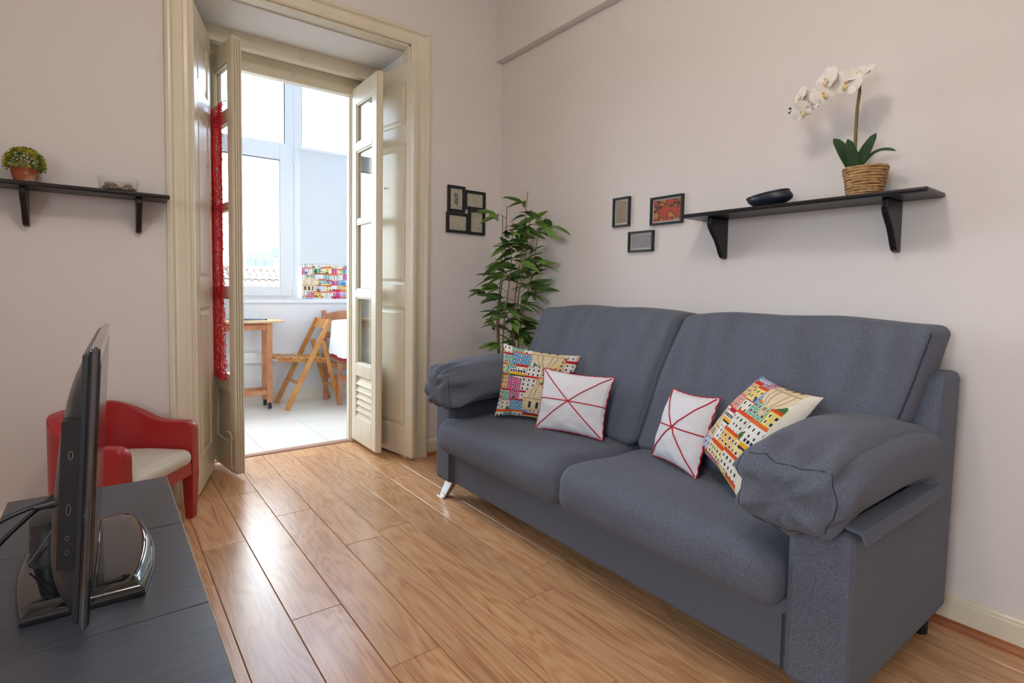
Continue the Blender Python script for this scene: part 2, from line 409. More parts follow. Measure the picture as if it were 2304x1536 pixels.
# door frame set deep in the wall
t3 = thing('trim_3', 'cream wooden door frame with stepped head', 'door frame', (.97, 3.7, 0), kind='structure')
build(B(OX0, OX1, 3.60, 3.66, 2.50, 2.585).box(OX0, OX1, 3.592, 3.602, 2.496, 2.508), 'shutter_head', M['cream'], t3, bevel=.003)
build(B(OX0, OX1, 3.66, 3.74, 2.53, 2.585), 'frame_soffit', M['cream'], t3)
build(B(OX0, OX1, 3.74, YO, 2.418, 2.585).box(OX0, OX1, 3.732, 3.742, 2.414, 2.428), 'door_head', M['cream'], t3, bevel=.003)
build(B(OX0, .500, 3.60, 3.74, 0, 2.50).box(OX0, .535, 3.74, YO, 0, 2.42), 'frame_jamb', M['cream'], t3, bevel=.003)
build(B(1.48, OX1, 3.60, 3.74, 0, 2.50).box(1.392, OX1, 3.755, YO, 0, 2.42).box(1.40, OX1, 3.74, 3.755, 0, 2.42), 'frame_jamb', M['cream'], t3, bevel=.003)
for (x, y, z) in ((1.035, 3.60, 2.535), (1.01, 3.74, 2.465)):
    build(B(x-.012, x+.012, y-.004, y, z-.014, z+.014).box(x-.004, x+.004, y-.014, y, z-.012, z+.004), 'catch_plate', M['alu'], t3)
struct('trim_4', MB().prism([(3.752, 0), (3.806, 0), (3.806, .006), (3.796, .013), (3.764, .013), (3.752, .006)], lambda a, b, t: (t, a, b), .50, 1.42), M['thresh'], 'pale wooden threshold strip under the doorway')

# ---- door leaves. local frame: hinge at origin, x across the leaf, y through it, z up
GL = [(2.336, 2.078), (2.02, 1.561), (1.532, 1.084), (1.03, .575)]
def glazed_leaf(name, label, loc, ang, W, side):
    d = thing(name, label, 'door', (*loc, 0), math.radians(ang), kind='structure')
    T = .044; z0, z1, st = .03, 2.455, .075
    P = lambda mb, nm, mt, par=d, **k: build(mb, nm, mt, par, world=False, **k)
    P(B(0, st, 0, T, z0, z1), 'stile', M['cream'], bevel=.003)
    P(B(W-st, W, 0, T, z0, z1), 'stile', M['cream'], bevel=.003)
    rails = [(2.336, z1), (2.02, 2.078), (1.532, 1.561), (1.03, 1.084), (.49, .575), (z0, .20)]
    for a, b in rails: P(B(st, W-st, .004 if b-a < .04 else 0, T-.004 if b-a < .04 else T, a, b), 'rail', M['cream'], bevel=.004)
    for a, b in GL:
        P(B(st-.004, W-st+.004, .019, .023, b-.004, a+.004), 'pane', M['glass'])
        mb = MB()                                       # glazing bead round the pane, a sloped fillet on both faces
        for y0, y1 in ((.006, .019), (.023, T-.006)):
            mb.box(st, st+.009, y0, y1, b, a).box(W-st-.009, W-st, y0, y1, b, a).box(st, W-st, y0, y1, b, b+.009).box(st, W-st, y0, y1, a-.009, a)
        P(mb, 'glazing_bead', M['cream'], bevel=.002)
    if side == 'louvre':
        for k in range(6):
            zc = .225+k*.046
            mb = MB().prism([(.002, -.026), (.012, -.026), (T-.006, .022), (T-.016, .022)], lambda a, b, t: (t, a, zc+b), st, W-st)
            P(mb, 'louvre_slat', M['cream'])
        P(B(st, W-st, T-.006, T-.002, .2, .49), 'back_panel', M['cream'])
    else:
        P(B(st, W-st, .012, .03, .2, .49).box(st+.03, W-st-.03, .006, .013, .235, .455), 'panel', M['cream'], bevel=.005)
    # meeting stile with reeded astragal
    if side == 'louvre':
        P(B(W, W+.012, .008, T-.004, z0, z1).box(W, W+.02, .018, T-.014, z0, z1), 'astragal', M['cream'], bevel=.003)
    else:
        mb = MB()
        for k in range(4): mb.prism([(.002+.0125*k+.006+.0062*math.cos(a), W-.004+.016*math.sin(a)) for a in [math.pi*i/6 for i in range(7)]], lambda a, b, t: (b, a, t), z0, z1-.006*k)
        P(mb, 'astragal', M['cream'], smooth=40)
    for zz in (.35, 1.25, 2.2): P(MB().tube([(-.004, T*.5, zz-.05), (-.004, T*.5, zz+.05)], .008, 8), 'hinge', M['cream'], smooth=40)
    return d, P, T
dl, P, T = glazed_leaf('door_1', 'cream glazed door leaf with the red net curtain on it', (.535, 3.735), -82.2, .385, 'panel')
bolt = P(MB().tube([(.35, -.008, .06), (.35, -.008, .25)], .0045, 8), 'bolt', M['brass'], smooth=40)
build(MB().tube([(.35, -.008, .245), (.347, -.014, .265), (.33, -.018, .268), (.315, -.018, .262)], [.005, .006, .006, .008], 8), 'bolt_knob', M['brass'], bolt, world=False, smooth=60)
P(B(.337, .363, -.005, 0, .22, .24).box(.337, .363, -.005, 0, .05, .07), 'bolt_plate', M['brass'])
glazed_leaf('door_2', 'cream glazed door leaf with a louvred vent at the bottom', (1.405, 3.735), -90.6, .43, 'louvre')

def shutter(name, label, loc, ang, W, front):
    d = thing(name, label, 'door', (*loc, 0), math.radians(ang), kind='structure'); T = .032; z0, z1 = .02, 2.497
    P = lambda mb, nm, mt=M['cream'], **k: build(mb, nm, mt, d, world=False, **k)
    st = .085
    P(B(0, st, 0, T, z0, z1), 'stile', bevel=.003); P(B(W-st, W, 0, T, z0, z1), 'stile', bevel=.003)
    pan = [(.195, .977), (1.122, 2.008), (2.121, 2.386)]
    for a, b in ((z0, .195), (.977, 1.122), (2.008, 2.121), (2.386, z1)): P(B(st, W-st, 0, T, a, b), 'rail', bevel=.002)
    for a, b in pan:
        mb = MB()
        for f in (0, 1):                                # recessed field, raised in the middle, on both faces
            yy = (lambda d_: d_) if f == 0 else (lambda d_: T-d_)
            rings = [(0, .0), (.012, .009), (.022, .009), (.04, .002)]
            vs = []; fs = []
            for ins, dep in rings: vs += [(st+ins, yy(dep), a+ins), (W-st-ins, yy(dep), a+ins), (W-st-ins, yy(dep), b-ins), (st+ins, yy(dep), b-ins)]
            for i in range(len(rings)-1):
                for k in range(4): fs.append((i*4+k, i*4+(k+1) % 4, i*4+4+(k+1) % 4, i*4+4+k))
            fs.append(tuple(range(12, 16))); mb.add(vs, fs)
        P(mb, 'panel', recalc=False)
    for zz in (.3, 1.05, 1.8, 2.3): P(MB().tube([(-.003, T*.5, zz-.04), (-.003, T*.5, zz+.04)], .007, 8), 'hinge', smooth=40)
    P(MB().tube([(W-.30, -.004 if front == 0 else T+.004, 1.75), (W-.30, -.012 if front == 0 else T+.012, 1.75)], .006, 8), 'knob', M['brass'])
    # free edge moulded in two steps
    P(B(W, W+.006, .004, T-.012, z0, z1), 'edge_bead', bevel=.002)
    return d
shutter('door_3', 'cream panelled shutter folded back beside the red armchair', (.488, 3.592), -107.2, .455, 1)
shutter('door_4', 'cream panelled shutter folded back on the sofa side of the doorway', (1.468, 3.585), -79.9, .497, 0)

# ---- balcony
bf = struct('floor', B(-.6, 3.0, 3.806, YW, -.06, -.008), M['grout'], 'pale tiled balcony floor')
TS = .43; tc_ = {}
for i in range(-4, 5):
    for j in range(0, 5):
        a, b = max(-.6, .85+i*TS), min(3.0, .85+(i+1)*TS); c, d = max(3.806, 3.70+j*TS), min(YW, 3.70+(j+1)*TS)
        if b-a < .02 or d-c < .02: continue
        k = (round(b-a, 3), round(d-c, 3))
        if k not in tc_:
            tc_[k] = build(B(.0012, k[0]-.0012, .0012, k[1]-.0012, -.008, 0), 'tile', M['tile'], bf, world=False, bevel=.001); tc_[k].location = (a, c, 0)
        else: copy_obj(tc_[k], bf, (a, c, 0))
wo = struct('wall_balcony', B(-.6, 3.0, YW, YW+.15, -.06, .94).box(-.6, 3.0, YW-.02, YW+.15, .94, .975), M['bal_wall'], 'white parapet wall under the balcony windows')
build(B(-.6, 3.0, YW-.05, YW, .385, .485), 'ledge', M['bal_wall'], wo, bevel=.004)
build(B(-.6, 3.0, YW-.012, YW, 0, .095), 'skirting_tile', M['cream_tile'], wo)
struct('wall_side', B(-.72, -.6, YO, YW+.15, 0, ZC), M['bal_wall'])
struct('wall_side', B(3.0, 3.12, YO, YW+.15, 0, ZC), M['bal_wall'])
struct('ceiling_balcony', B(-.72, 3.12, YO, YW+.15, ZC, ZC+.1), M['ceil'])

def window(name, x0, x1, label, casement):
    """white aluminium bay: casement below, fixed light above"""
    d = thing(name, label, 'window', ((x0+x1)/2, YW+.05, .975), kind='structure')
    y0, y1 = YW, YW+.07
    P = lambda mb, nm, mt=M['alu'], **k: build(mb, nm, mt, d, **k)
    P(B(x0, x0+.074, y0, y1, .975, ZC).box(x1-.074, x1, y0, y1, .975, ZC).box(x0+.074, x1-.074, y0, y1, .975, 1.02).box(x0+.074, x1-.074, y0, y1, 2.40, 2.435), 'outer_frame', bevel=.003)
    P(B(x0+.074, x1-.074, y0+.03, y0+.036, 2.435, ZC), 'upper_pane', M['frost'])
    gx0, gx1 = x0+.074, x1-.074
    P(B(gx0, gx0+.008, y0+.012, y0+.03, 2.435, ZC).box(gx1-.008, gx1, y0+.012, y0+.03, 2.435, ZC), 'gasket', M['gasket'])
    if casement:
        y2 = y0-.018
        P(B(x0+.01, x0+.128, y2, y0+.045, 1.005, 2.42).box(x1-.128, x1-.01, y2, y0+.045, 1.005, 2.42).box(x0+.128, x1-.128, y2, y0+.045, 1.005, 1.096).box(x0+.128, x1-.128, y2, y0+.045, 2.275, 2.42), 'casement_frame', bevel=.004)
        P(B(x0+.126, x1-.126, y0+.01, y0+.016, 1.094, 2.277), 'pane', M['glass'])
        P(B(x1-.131, x1-.126, y2+.004, y0+.01, 1.096, 2.275).box(x0+.126, x0+.131, y2+.004, y0+.01, 1.096, 2.275).box(x0+.13, x1-.13, y2+.004, y0+.01, 2.27, 2.277), 'gasket', M['gasket'])
        for zz in (1.06, 2.28): P(MB().tube([(x1-.012, y2-.006, zz-.035), (x1-.012, y2-.006, zz+.035)], .009, 10), 'hinge', smooth=40)
    else:
        P(B(x0+.074, x1-.074, y0+.03, y0+.036, 1.02, 2.40), 'pane', M['glass'])
    return d
window('window_1', .25, 1.482, 'white aluminium window with a clear casement above the pine table', True)
window('window_2', 1.482, 2.34, 'white aluminium window bay hung with the pale roller blind', False)
window('window_3', 2.34, 3.0, 'white aluminium window at the end of the balcony', True)
window('window_4', -.6, .25, 'white aluminium window hidden behind the red net curtain', True)

# ================================================================== SOFA
sofa = thing('sofa', 'charcoal grey two seater fabric sofa with rolled arm cushions', 'sofa', (1.8, 1.516, 0))
SB = lambda mb, nm, mt=M['sofa'], **k: build(mb, nm, mt, sofa, **k)
SY0, SY1 = .512, 2.522
SB(B(1.425, 2.1, .66, 2.37, .105, .30), 'base', bevel=.012)
side = [(1.405, .10), (2.165, .10), (2.165, .16), (2.19, .868), (2.035, .868), (1.955, .60), (1.93, .53), (1.405, .53)]
for y0, y1, zt in ((SY0, .668, .868), (2.364, SY1, .80)):
    SB(MB().prism([(a, min(b, zt)) for a, b in side], lambda a, b, t: (a, t, b), y0, y1), 'arm', bevel=.022)
SB(MB().prism([(2.0, .12), (2.16, .12), (2.185, .862), (2.06, .862)], lambda a, b, t: (a, t, b), .662, 2.37), 'back_frame', bevel=.015)
for y in (.667, 2.366):
    SB(MB().tube([(1.4045, y, .12), (1.4045, y, .27)], .0022, 5), 'seam', M['seam'])
# seat cushions: thick, rounded front, overhanging the base
def seat_cushion(yc, hy, left):
    def df(p, q):
        x, y, z = p
        z += .012*nz(x*5+yc, y*4, z*3)
        x += .006*nz(x*8, y*7+yc, z*9)
        yy = y
        if left and x > -.225 and y > hy-.065: yy = hy-.065+(y-(hy-.065))*.02     # behind the arm front the cushion steps in
        z += .018*(1-q[1]**2)*(.5-.5*q[0])*.4 if q[2] > 0 else 0
        return (x+1.645, yy+yc, z+.352)
    mb, ev = soft_box((.295, hy, .088), .062, (22, 34, 12), (0.012, .004, .012), df)
    o = SB(mb, 'seat_cushion', smooth=180, weld=True)
    return o, ev
_, ev1 = seat_cushion((.672+1.514)/2, (1.514-.672)/2, False)
_, ev2 = seat_cushion((1.52+2.43)/2, (2.43-1.52)/2, True)
# back cushions, leaning on the back frame
def back_cushion(yb0, yb1, yt0, yt1, seed):
    Hh, Hd = .305, .10
    def df(p, q):
        x, y, z = p
        t = max(0, (z/Hh+1)/2); u = (y+1)/2                       # y in -1..1 before widening
        ylo = lerp(yb0, yt0, t); yhi = lerp(yb1, yt1, t)
        yy = lerp(ylo, yhi, u)
        xx = lerp(1.885, 2.085, t**.9)+x*(1.0+.12*(1-abs(2*t-1)))
        zz = .44+t*.575
        f = 1 if q[0] < 0 else .3
        wr = .020*nz(yy*6+seed, zz*2.2, seed)+.013*nz(yy*15+seed*2, zz*3.2, 2.2)*sm(1.25-t*.6)
        xx += f*(wr+.008*math.sin(yy*46+4*nz(yy*4, zz*3, seed))*sm(t*2.2-.7)*(.4+.9*max(0, nz(yy*3, seed, 1)+.3)))
        zz += .006*nz(yy*5+seed, 3.1, seed)*sm(t*2-1)-.022*abs(2*u-1)**6*0
        if t > .8: zz -= .020*sm((abs(2*u-1)-.55)/.45)*sm((t-.8)/.2)*.4
        return (xx, yy, zz)
    h = ((yt1-yt0)/2)
    def df2(p, q): return df((p[0], p[1]/h, p[2]), q)
    mb, ev = soft_box((Hd, h, Hh), .036, (14, 56, 40), (.026, .010, .012), df2)
    o = SB(mb, 'back_cushion', smooth=180, weld=True)
    pts = [ev((-1+.02, -1+.012 if False else -.985, -1+2*i/30)) for i in range(31)]
    return o, ev
ob, evb = back_cushion(.635, 1.506, .533, 1.425, 3.3)
ob2, evb2 = back_cushion(1.518, 2.41, 1.432, 2.345, 9.1)
# welt seam round the end of the right-hand back cushion
build(MB().tube([evb((-.96, -1, -.96+1.92*i/30))+Vector((-.001, -.0015, 0)) for i in range(31)], .0024, 5), 'seam', M['seam'], ob)
# arm rolls: stuffed bolsters lying on the arms, front ends gathered
def arm_roll(yc, sgn, seed, zc):
    hx, hy, hz = .38, .130, .086
    def df(p, q):
        x, y, z = p
        front = sm((-q[0]-.45)/.55)                       # 1 at the front end
        th = math.atan2(z, y*sgn)
        rad = 1-.10*front*(.5+.5*math.cos(3*th+seed))
        fold = .013*front*math.sin(9*th+3*nz(th*2, seed, 0)+4*x)*sm((1-abs(q[0]))*6+.35)
        k = rad+fold/.1
        y2, z2 = y*k, z*k
        if abs(q[0]) >= 1 and q[0] < 0:                   # pleated end panel
            rr = math.sqrt(q[1]**2+q[2]**2)
            ed = max(abs(q[1]), abs(q[2])); x += (.012*math.sin(8*th+seed)*min(1, rr*1.6)+.012)*max(0, 1-ed)**.6
        z2 += .020*math.sin((x/hx+1)*1.6)-.030*front*(1 if q[2] < 0 else .3)
        x2 = x+.012*nz(x*4, y2*9, z2*9+seed)
        cr = nz(x*16+seed, y2*22, z2*22); z2 += .007*front*cr; y2 += .006*front*nz(x*14, y2*18+seed, z2*20)
        z2 += .007*nz(x*7, y2*8, seed)
        tilt = .03*sgn
        return (1.69+x2, yc+y2*math.cos(tilt)-z2*math.sin(tilt)*.6, zc+z2-y2*math.sin(tilt)*sgn*1.0*sgn-.018*(x/hx)*sm((q[0]-.2)/.8)*1.6)
    mb, ev = soft_box((hx, hy, hz), .052, (44, 26, 20), (.016, .026, .020), df)
    o = SB(mb, 'arm_cushion', smooth=180, weld=True)
    ring = []
    for i in range(40):
        a = 2*math.pi*i/40; c, s_ = math.cos(a), math.sin(a); k = 1/max(abs(c), abs(s_))
        ring.append(ev((-.985, c*k, s_*k)))
    build(MB().tube(ring, .0014, 5, closed=True), 'seam', M['seam'], o)
    return o
arm_roll(.645, 1, 1.0, .628)
arm_roll(2.36, -1, 4.0, .622)
# fabric flaps under the arm cushions, hanging over the outer side of each arm
for y, sg in ((SY0, -1), (SY1, 1)):
    pr = [(.03, .540), (-.008, .536), (-.016, .522), (-.020, .514), (-.024, .514), (-.022, .530), (-.012, .545), (.03, .549)]
    SB(MB().prism(pr, lambda a, b, t: (t, y-sg*a, b+.035*sm((t-1.45)/.5)*0), 1.42, 1.985), 'flap', smooth=50)
# feet: curved chrome in front, black studs behind
for y in (2.475, .575):
    prof = []
    mb = MB()
    for i in range(9):
        t = i/8; cx_ = 1.435+.032*math.sin(t*1.9)-.0; zc = .006+t*.10; wdt = .026+.012*t; dp = .012+.01*t
        prof.append((cx_-.0+.03*t*t, zc, wdt, dp))
    vs = []; fs = []
    for (cx_, zc, wd, dp) in prof: vs += [(cx_-dp, y-wd, zc), (cx_+dp, y-wd, zc), (cx_+dp, y+wd, zc), (cx_-dp, y+wd, zc)]
    for i in range(8):
        for k in range(4): fs.append((i*4+k, i*4+(k+1) % 4, i*4+4+(k+1) % 4, i*4+4+k))
    fs += [(3, 2, 1, 0), (32, 33, 34, 35)]; mb.add(vs, fs)
    mb.box(1.408, 1.462, y-.034, y+.034, 0, .007)
    SB(mb, 'foot', M['chrome'], smooth=35, bevel=.003)['label'] = 'curved chrome front foot'
for y in (.572, 2.46):
    SB(MB().lathe([(.021, 0), (.024, .004), (.024, .03), (.028, .11)], (2.135, y, 0), 16), 'foot', M['plastic_black'], smooth=40)

# ================================================================== PRINTED TOWNSCAPE (flat print, drawn by code)
def town(nx, ny, seed, domes=((.32, .2, .30),), inverted=None):
    R = random.Random(seed); A = np.zeros((ny, nx, 3)); asp = nx/ny
    X, Y = np.meshgrid((np.arange(nx)+.5)/nx*asp, (np.arange(ny)+.5)/ny)
    def rect(x0, x1, y0, y1, c, sl=0): A[(X >= x0) & (X < x1) & (Y >= y0+sl*(X-x0)) & (Y < y1+sl*(X-x0))] = c
    def ell(cx, cy, rx, ry, c, half=False):
        mk = ((X-cx)/rx)**2+((Y-cy)/ry)**2 < 1
        if half: mk &= Y > cy
        A[mk] = c
    pal = [L(240, 216, 110), L(236, 236, 226), L(128, 182, 160), L(236, 160, 150), L(196, 190, 226), L(244, 190, 96), L(226, 224, 214), L(90, 160, 206), L(238, 232, 214), L(214, 90, 150), L(246, 226, 150), L(240, 240, 236)]
    roofs = [L(222, 84, 40), L(206, 50, 44), L(232, 112, 56), L(190, 40, 60)]
    ink = L(46, 48, 58)
    A[:] = L(214, 224, 214)
    y = 1.02
    while y > -.1:
        x = -.1*R.random()-.05
        while x < asp:
            wd = .13+.15*R.random(); h = .17+.12*R.random(); c = R.choice(pal); y0 = y-h+.05*R.random()
            rect(x, x+wd, y0-.2, y0+h, c); rf = R.choice(roofs); rh = .022+.024*R.random() if R.random() < .6 else .006
            rect(x-.006, x+wd+.006, y0+h, y0+h+rh, rf)
            rect(x, x+.004, y0-.2, y0+h, [v*.45 for v in c])
            nwx = max(2, int(wd/.055)); wy = y0+h-.05
            while wy > y0-.2:
                for k in range(nwx):
                    wx = x+(k+.5)*wd/nwx
                    rect(wx-.016, wx+.016, wy-.006, wy+.034, (.82, .82, .80)); rect(wx-.010, wx+.010, wy, wy+.028, ink)
                wy -= .062
            if R.random() < .35:
                tx = x+wd*R.random(); tr = .03+.035*R.random()
                g = R.choice([L(74, 122, 56), L(112, 148, 66), L(44, 104, 128), L(60, 110, 84)])
                for q in range(6): ell(tx+tr*.8*(R.random()-.5), y0+h*.35+tr*(R.random()-.3), tr*.6, tr*.55, [v*(.8+.5*R.random()) for v in g])
            x += wd+.004
        y -= .165
    for k in range(2):                                    # little trams
        tx, ty = asp*(.08+.5*k+.2*R.random()), .18+.5*R.random()
        rect(tx, tx+.24, ty, ty+.09, (.85, .84, .8)); rect(tx, tx+.24, ty+.005, ty+.04, L(240, 180, 40)); rect(tx, tx+.24, ty-.012, ty+.006, ink)
        for q in range(6): rect(tx+.012+q*.038, tx+.04+q*.038, ty+.048, ty+.08, ink)
    def dome(cx, cy, r, up=1):
        st = L(226, 206, 168); sh = L(176, 150, 112)
        fy = lambda v: cy+up*v
        def rc(x0, x1, a, b, c): rect(x0, x1, min(fy(a), fy(b)), max(fy(a), fy(b)), c)
        rc(cx-r*1.0, cx+r*1.0, -.9*r, 0, st); rc(cx-r*1.08, cx+r*1.08, -.06*r, .03*r, sh)
        mk = ((X-cx)/r)**2+((Y-cy)/(r*.95))**2 < 1; mk &= (Y-cy)*up > 0; A[mk] = L(232, 216, 184)
        for q in (-.62, -.3, .3, .62):
            mk = (np.abs((X-cx)-q*r*np.sqrt(np.clip(1-((Y-cy)/(r*.95))**2, 0, 1))) < .006) & ((Y-cy)*up > 0) & ((Y-cy)*up < .93*r); A[mk] = sh
        rc(cx-r*.2, cx+r*.2, .9*r, 1.3*r, st); rc(cx-.1*r, cx-.03*r, .97*r, 1.22*r, ink); rc(cx+.03*r, cx+.1*r, .97*r, 1.22*r, ink)
        ell(cx, fy(1.3*r), r*.17, r*.14, st)
        for q in (-.62, -.12, .38):
            rc(cx+(q-.02)*r, cx+(q+.24)*r, -.72*r, -.3*r, (.75, .7, .6)); rc(cx+(q+.02)*r, cx+(q+.2)*r, -.72*r, -.3*r, ink); ell(cx+(q+.11)*r, fy(-.3*r), .09*r, .08*r, ink)
    for a, b, r in domes: dome(a*asp, b, r)
    if inverted: dome(inverted[0]*asp, inverted[1], inverted[2], -1)
    # watercolour unevenness
    z = np.array([[.93+.10*nz(i*.11, j*.11, seed) for i in range(nx)] for j in range(ny)])
    return np.clip(A*z[..., None], 0, 1)

# ================================================================== THROW CUSHIONS
def pillow(name, label, cs, thick, mt, n=40, pic=None, back=(.72, .70, .64), seams=False, bulge=.6, seed=0, group=None):
    """cs: BL, BR, TR, TL world corners; the printed face looks along the normal of BL->BR x BL->TL, towards the viewer's side"""
    BL, BR, TR, TL = [Vector(c) for c in cs]; ctr = (BL+BR+TR+TL)/4
    nrm = (BR-BL).cross(TL-BL).normalized()
    root = thing(name, label, 'cushion', (ctr.x, ctr.y, min(c.z for c in (BL, BR))), group=group)
    def pos(u, v, side):
        a, b = 2*u-1, 2*v-1
        ex = 1-.085*(1-b*b)*abs(a)**2; ey = 1-.085*(1-a*a)*abs(b)**2
        uu, vv = .5+.5*a*ex, .5+.5*b*ey
        p = BL.lerp(BR, uu).lerp(TL.lerp(TR, uu), vv)
        e = max(0, (1-a*a)*(1-b*b)); h = thick*e**.5
        wv = .004*nz(u*9+seed, v*9, seed)*(e**.3)+.0035*math.sin(16*(u+v)+seed)*(1-e)*e**.25
        return p+nrm*(side*h*(bulge if side > 0 else 1-bulge)+wv)
    mb = MB(); mb.grid(lambda u, v: pos(u, v, 1), n, n); nb = 26
    mb.grid(lambda u, v: pos(u, v, -1), nb, nb, flip=True)
    cols = None
    if pic is not None:
        cols = np.ones((n*n+nb*nb, 4), dtype=np.float32); cols[:n*n, :3] = pic.reshape(-1, 3); cols[n*n:, :3] = back
    build(mb, 'cover', mt, root, smooth=180, recalc=False, colors=cols)
    if seams:
        edge = []
        for k in range(4):
            for i in range(24):
                t = i/24; u, v = [(t, 0), (1, t), (1-t, 1), (0, 1-t)][k]
                edge.append(pos(u, v, 1)+nrm*(.003*math.sin(i*2.1+k)))
        build(MB().tube(edge, .0028, 6, closed=True), 'piping', M['red_cord'], root, smooth=180)
        ins = lambda u, v: pos(u, v, 1)+nrm*.0012
        for (u0, v0, u1, v1) in ((0.02, .98, .98, .02), (.02, .02, .98, .98), (0.005, .5, .995, .5)):
            build(MB().tube([ins(lerp(u0, u1, i/30), lerp(v0, v1, i/30)) for i in range(31)], .0026, 6), 'seam', M['red_cord'], root, smooth=180)
    return root
N = 170
pillow('throw_cushion', 'cushion printed with townscape, behind the white cushion at the plant end of sofa',
       ((1.565, 2.205, .47), (1.765, 1.93, .455), (1.865, 1.905, .785), (1.645, 2.250, .825)), .09, M['print'], N, town(N, N, 5, ((.62, .30, .20),), (.62, .93, .2)), seed=2)
pillow('throw_cushion', 'white cushion with red star seams, leaning on the townscape cushion by the plant',
       ((1.620, 1.955, .452), (1.735, 1.628, .450), (1.800, 1.628, .722), (1.712, 2.005, .725)), .085, M['white_cloth'], 44, seams=True, seed=5)
pillow('throw_cushion', 'white cushion with red star seams, leaning beside the tilted townscape cushion',
       ((1.735, 1.362, .455), (1.655, 1.105, .447), (1.77, 1.095, .725), (1.80, 1.320, .722)), .10, M['white_cloth'], 44, seams=True, seed=8)
pic4 = town(N, N, 11, ((.2, .35, .14),), (.70, .92, .2)); pic4[:, int(N*.89):] = L(226, 220, 206)
pillow('throw_cushion', 'tilted cushion printed with townscape, cream back showing, against the near armrest',
       ((1.745, 1.16, .53), (1.555, .88, .455), (1.72, .725, .795), (1.85, .985, .815)), .13, M['print'], N, pic4, seed=3)

# ================================================================== TV BENCH, TV, CABLES
bx0, bx1, BT = -.232, .165, .45
bench = thing('tv_bench', 'long low black-brown tv bench with sectioned top', 'tv bench', (-.03, 1.23, 0))
ys = [.305, .771, 1.237, 1.703, 2.147]
for a, b in zip(ys, ys[1:]):
    build(B(bx0, bx1, a+.0012, b-.0012, BT-.022, BT), 'top_panel', M['bench'], bench, bevel=.0015)
    build(B(bx1-.018, bx1, a+.002, b-.002, .075, BT-.025), 'front_panel', M['bench'], bench, bevel=.002)
build(B(bx0-.0015, bx0, ys[0], ys[-1], BT-.02, BT-.001), 'edge_strip', M['bench_edge'], bench)
build(B(bx1, bx1+.0012, ys[0], ys[-1], BT-.003, BT-.001), 'edge_strip', M['bench_edge'], bench)
for y in ys: build(B(bx0+.01, bx1-.02, y-.009 if 0 < ys.index(y) < 4 else (y if y == ys[0] else y-.018), y+.009 if 0 < ys.index(y) < 4 else (y+.018 if y == ys[0] else y), .06, BT-.022), 'upright', M['bench'], bench)
build(B(bx0, bx0+.012, ys[0], ys[-1], .06, BT-.022), 'back_panel', M['bench'], bench)
build(B(bx0+.012, bx1-.018, ys[0]+.018, ys[-1]-.018, .06, .078), 'bottom_panel', M['bench'], bench)
for x in (bx0+.04, bx1-.05):
    for y in (.34, 1.23, 2.11): build(B(x-.02, x+.02, y-.02, y+.02, 0, .06), 'leg', M['plastic_black'], bench)

tv = thing('television', 'slim black flat screen television seen edge on, on a glossy stand', 'television', (-.04, 1.57, BT))
def Tw(a, b, z): return (-.028+.020*(a/.71)+.052*(z-.49)-b, 1.19+a, z)
def tvbox(a0, a1, b0, b1, z0, z1, ins=0):
    vs = [Tw(a0, b0, z0), Tw(a1, b0, z0), Tw(a1, b0, z1), Tw(a0, b0, z1), Tw(a0+ins, b1, z0+ins), Tw(a1-ins, b1, z0+ins), Tw(a1-ins, b1, z1-ins), Tw(a0+ins, b1, z1-ins)]
    return MB().add(vs, [(0, 1, 2, 3), (7, 6, 5, 4), (0, 4, 5, 1), (1, 5, 6, 2), (2, 6, 7, 3), (3, 7, 4, 0)])

build(tvbox(0, .71, 0, .016, .492, .985), 'bezel', M['gloss_black'], tv, bevel=.004)
build(tvbox(-.003, .713, .003, .012, .489, .988), 'bezel_trim', M['bezel_side'], tv, bevel=.003)
build(tvbox(.03, .68, -.0006, .004, .535, .955), 'screen', M['screen'], tv)
bc = build(tvbox(.004, .706, .016, .026, .497, .980, .008), 'back_cover', M['tv_plastic'], tv, bevel=.003)
# bulged rear housing
def hump(u, v):
    a = lerp(.018, .692, u); z = lerp(.512, .955, v); e = (1-abs(2*u-1)**7)*(1-v**5)*(1-(1-v)**14)
    return Tw(a, .025+.047*max(0, e)**.7*(1-.25*v), z)
build(MB().grid(hump, 44, 30), 'rear_housing', M['tv_plastic'], bc, smooth=180)
build(tvbox(.012, .05, .024, .050, .60, .86), 'port_strip', M['plastic_black'], bc)
for z, hh, nm in ((.705, .017, 'video_port'), (.80, .012, 'signal_port'), (.655, .006, 'audio_port'), (.63, .006, 'audio_port')):
    pts = [(.003*math.cos(t), hh*.6*math.sin(t)) for t in [2*math.pi*i/12 for i in range(12)]]
    build(MB().tube([Tw(.0115, .036+p, z+q) for p, q in pts], .0006, 5, closed=True), nm, M['metal'], bc)
# stand: glossy base plate with bowed edges, oval neck, bracket
def outline(ins, z):
    o = []
    for i in range(13): t = i/12; o.append((.062+.030*math.sin(math.pi*t)-ins, lerp(1.335+ins, 1.80-ins, t), z))
    for i in range(13): t = i/12; o.append((-.135-.022*math.sin(math.pi*t)+ins, lerp(1.80-ins, 1.335+ins, t), z))
    return o
rings = [outline(.006, BT), outline(0, BT+.004), outline(0, BT+.012), outline(.004, BT+.019), outline(.016, BT+.026), outline(.035, BT+.0285)]
mb = MB(); n = 26
for i, rg in enumerate(rings): mb.v += rg
for i in range(len(rings)-1):
    for k in range(n): mb.f.append((i*n+k, i*n+(k+1) % n, (i+1)*n+(k+1) % n, (i+1)*n+k))
mb.f += [tuple(range(n-1, -1, -1)), tuple((len(rings)-1)*n+k for k in range(n))]
bs = build(mb, 'stand_base', M['gloss_black'], tv, smooth=35)
mb = MB(); vs = []; K = 24
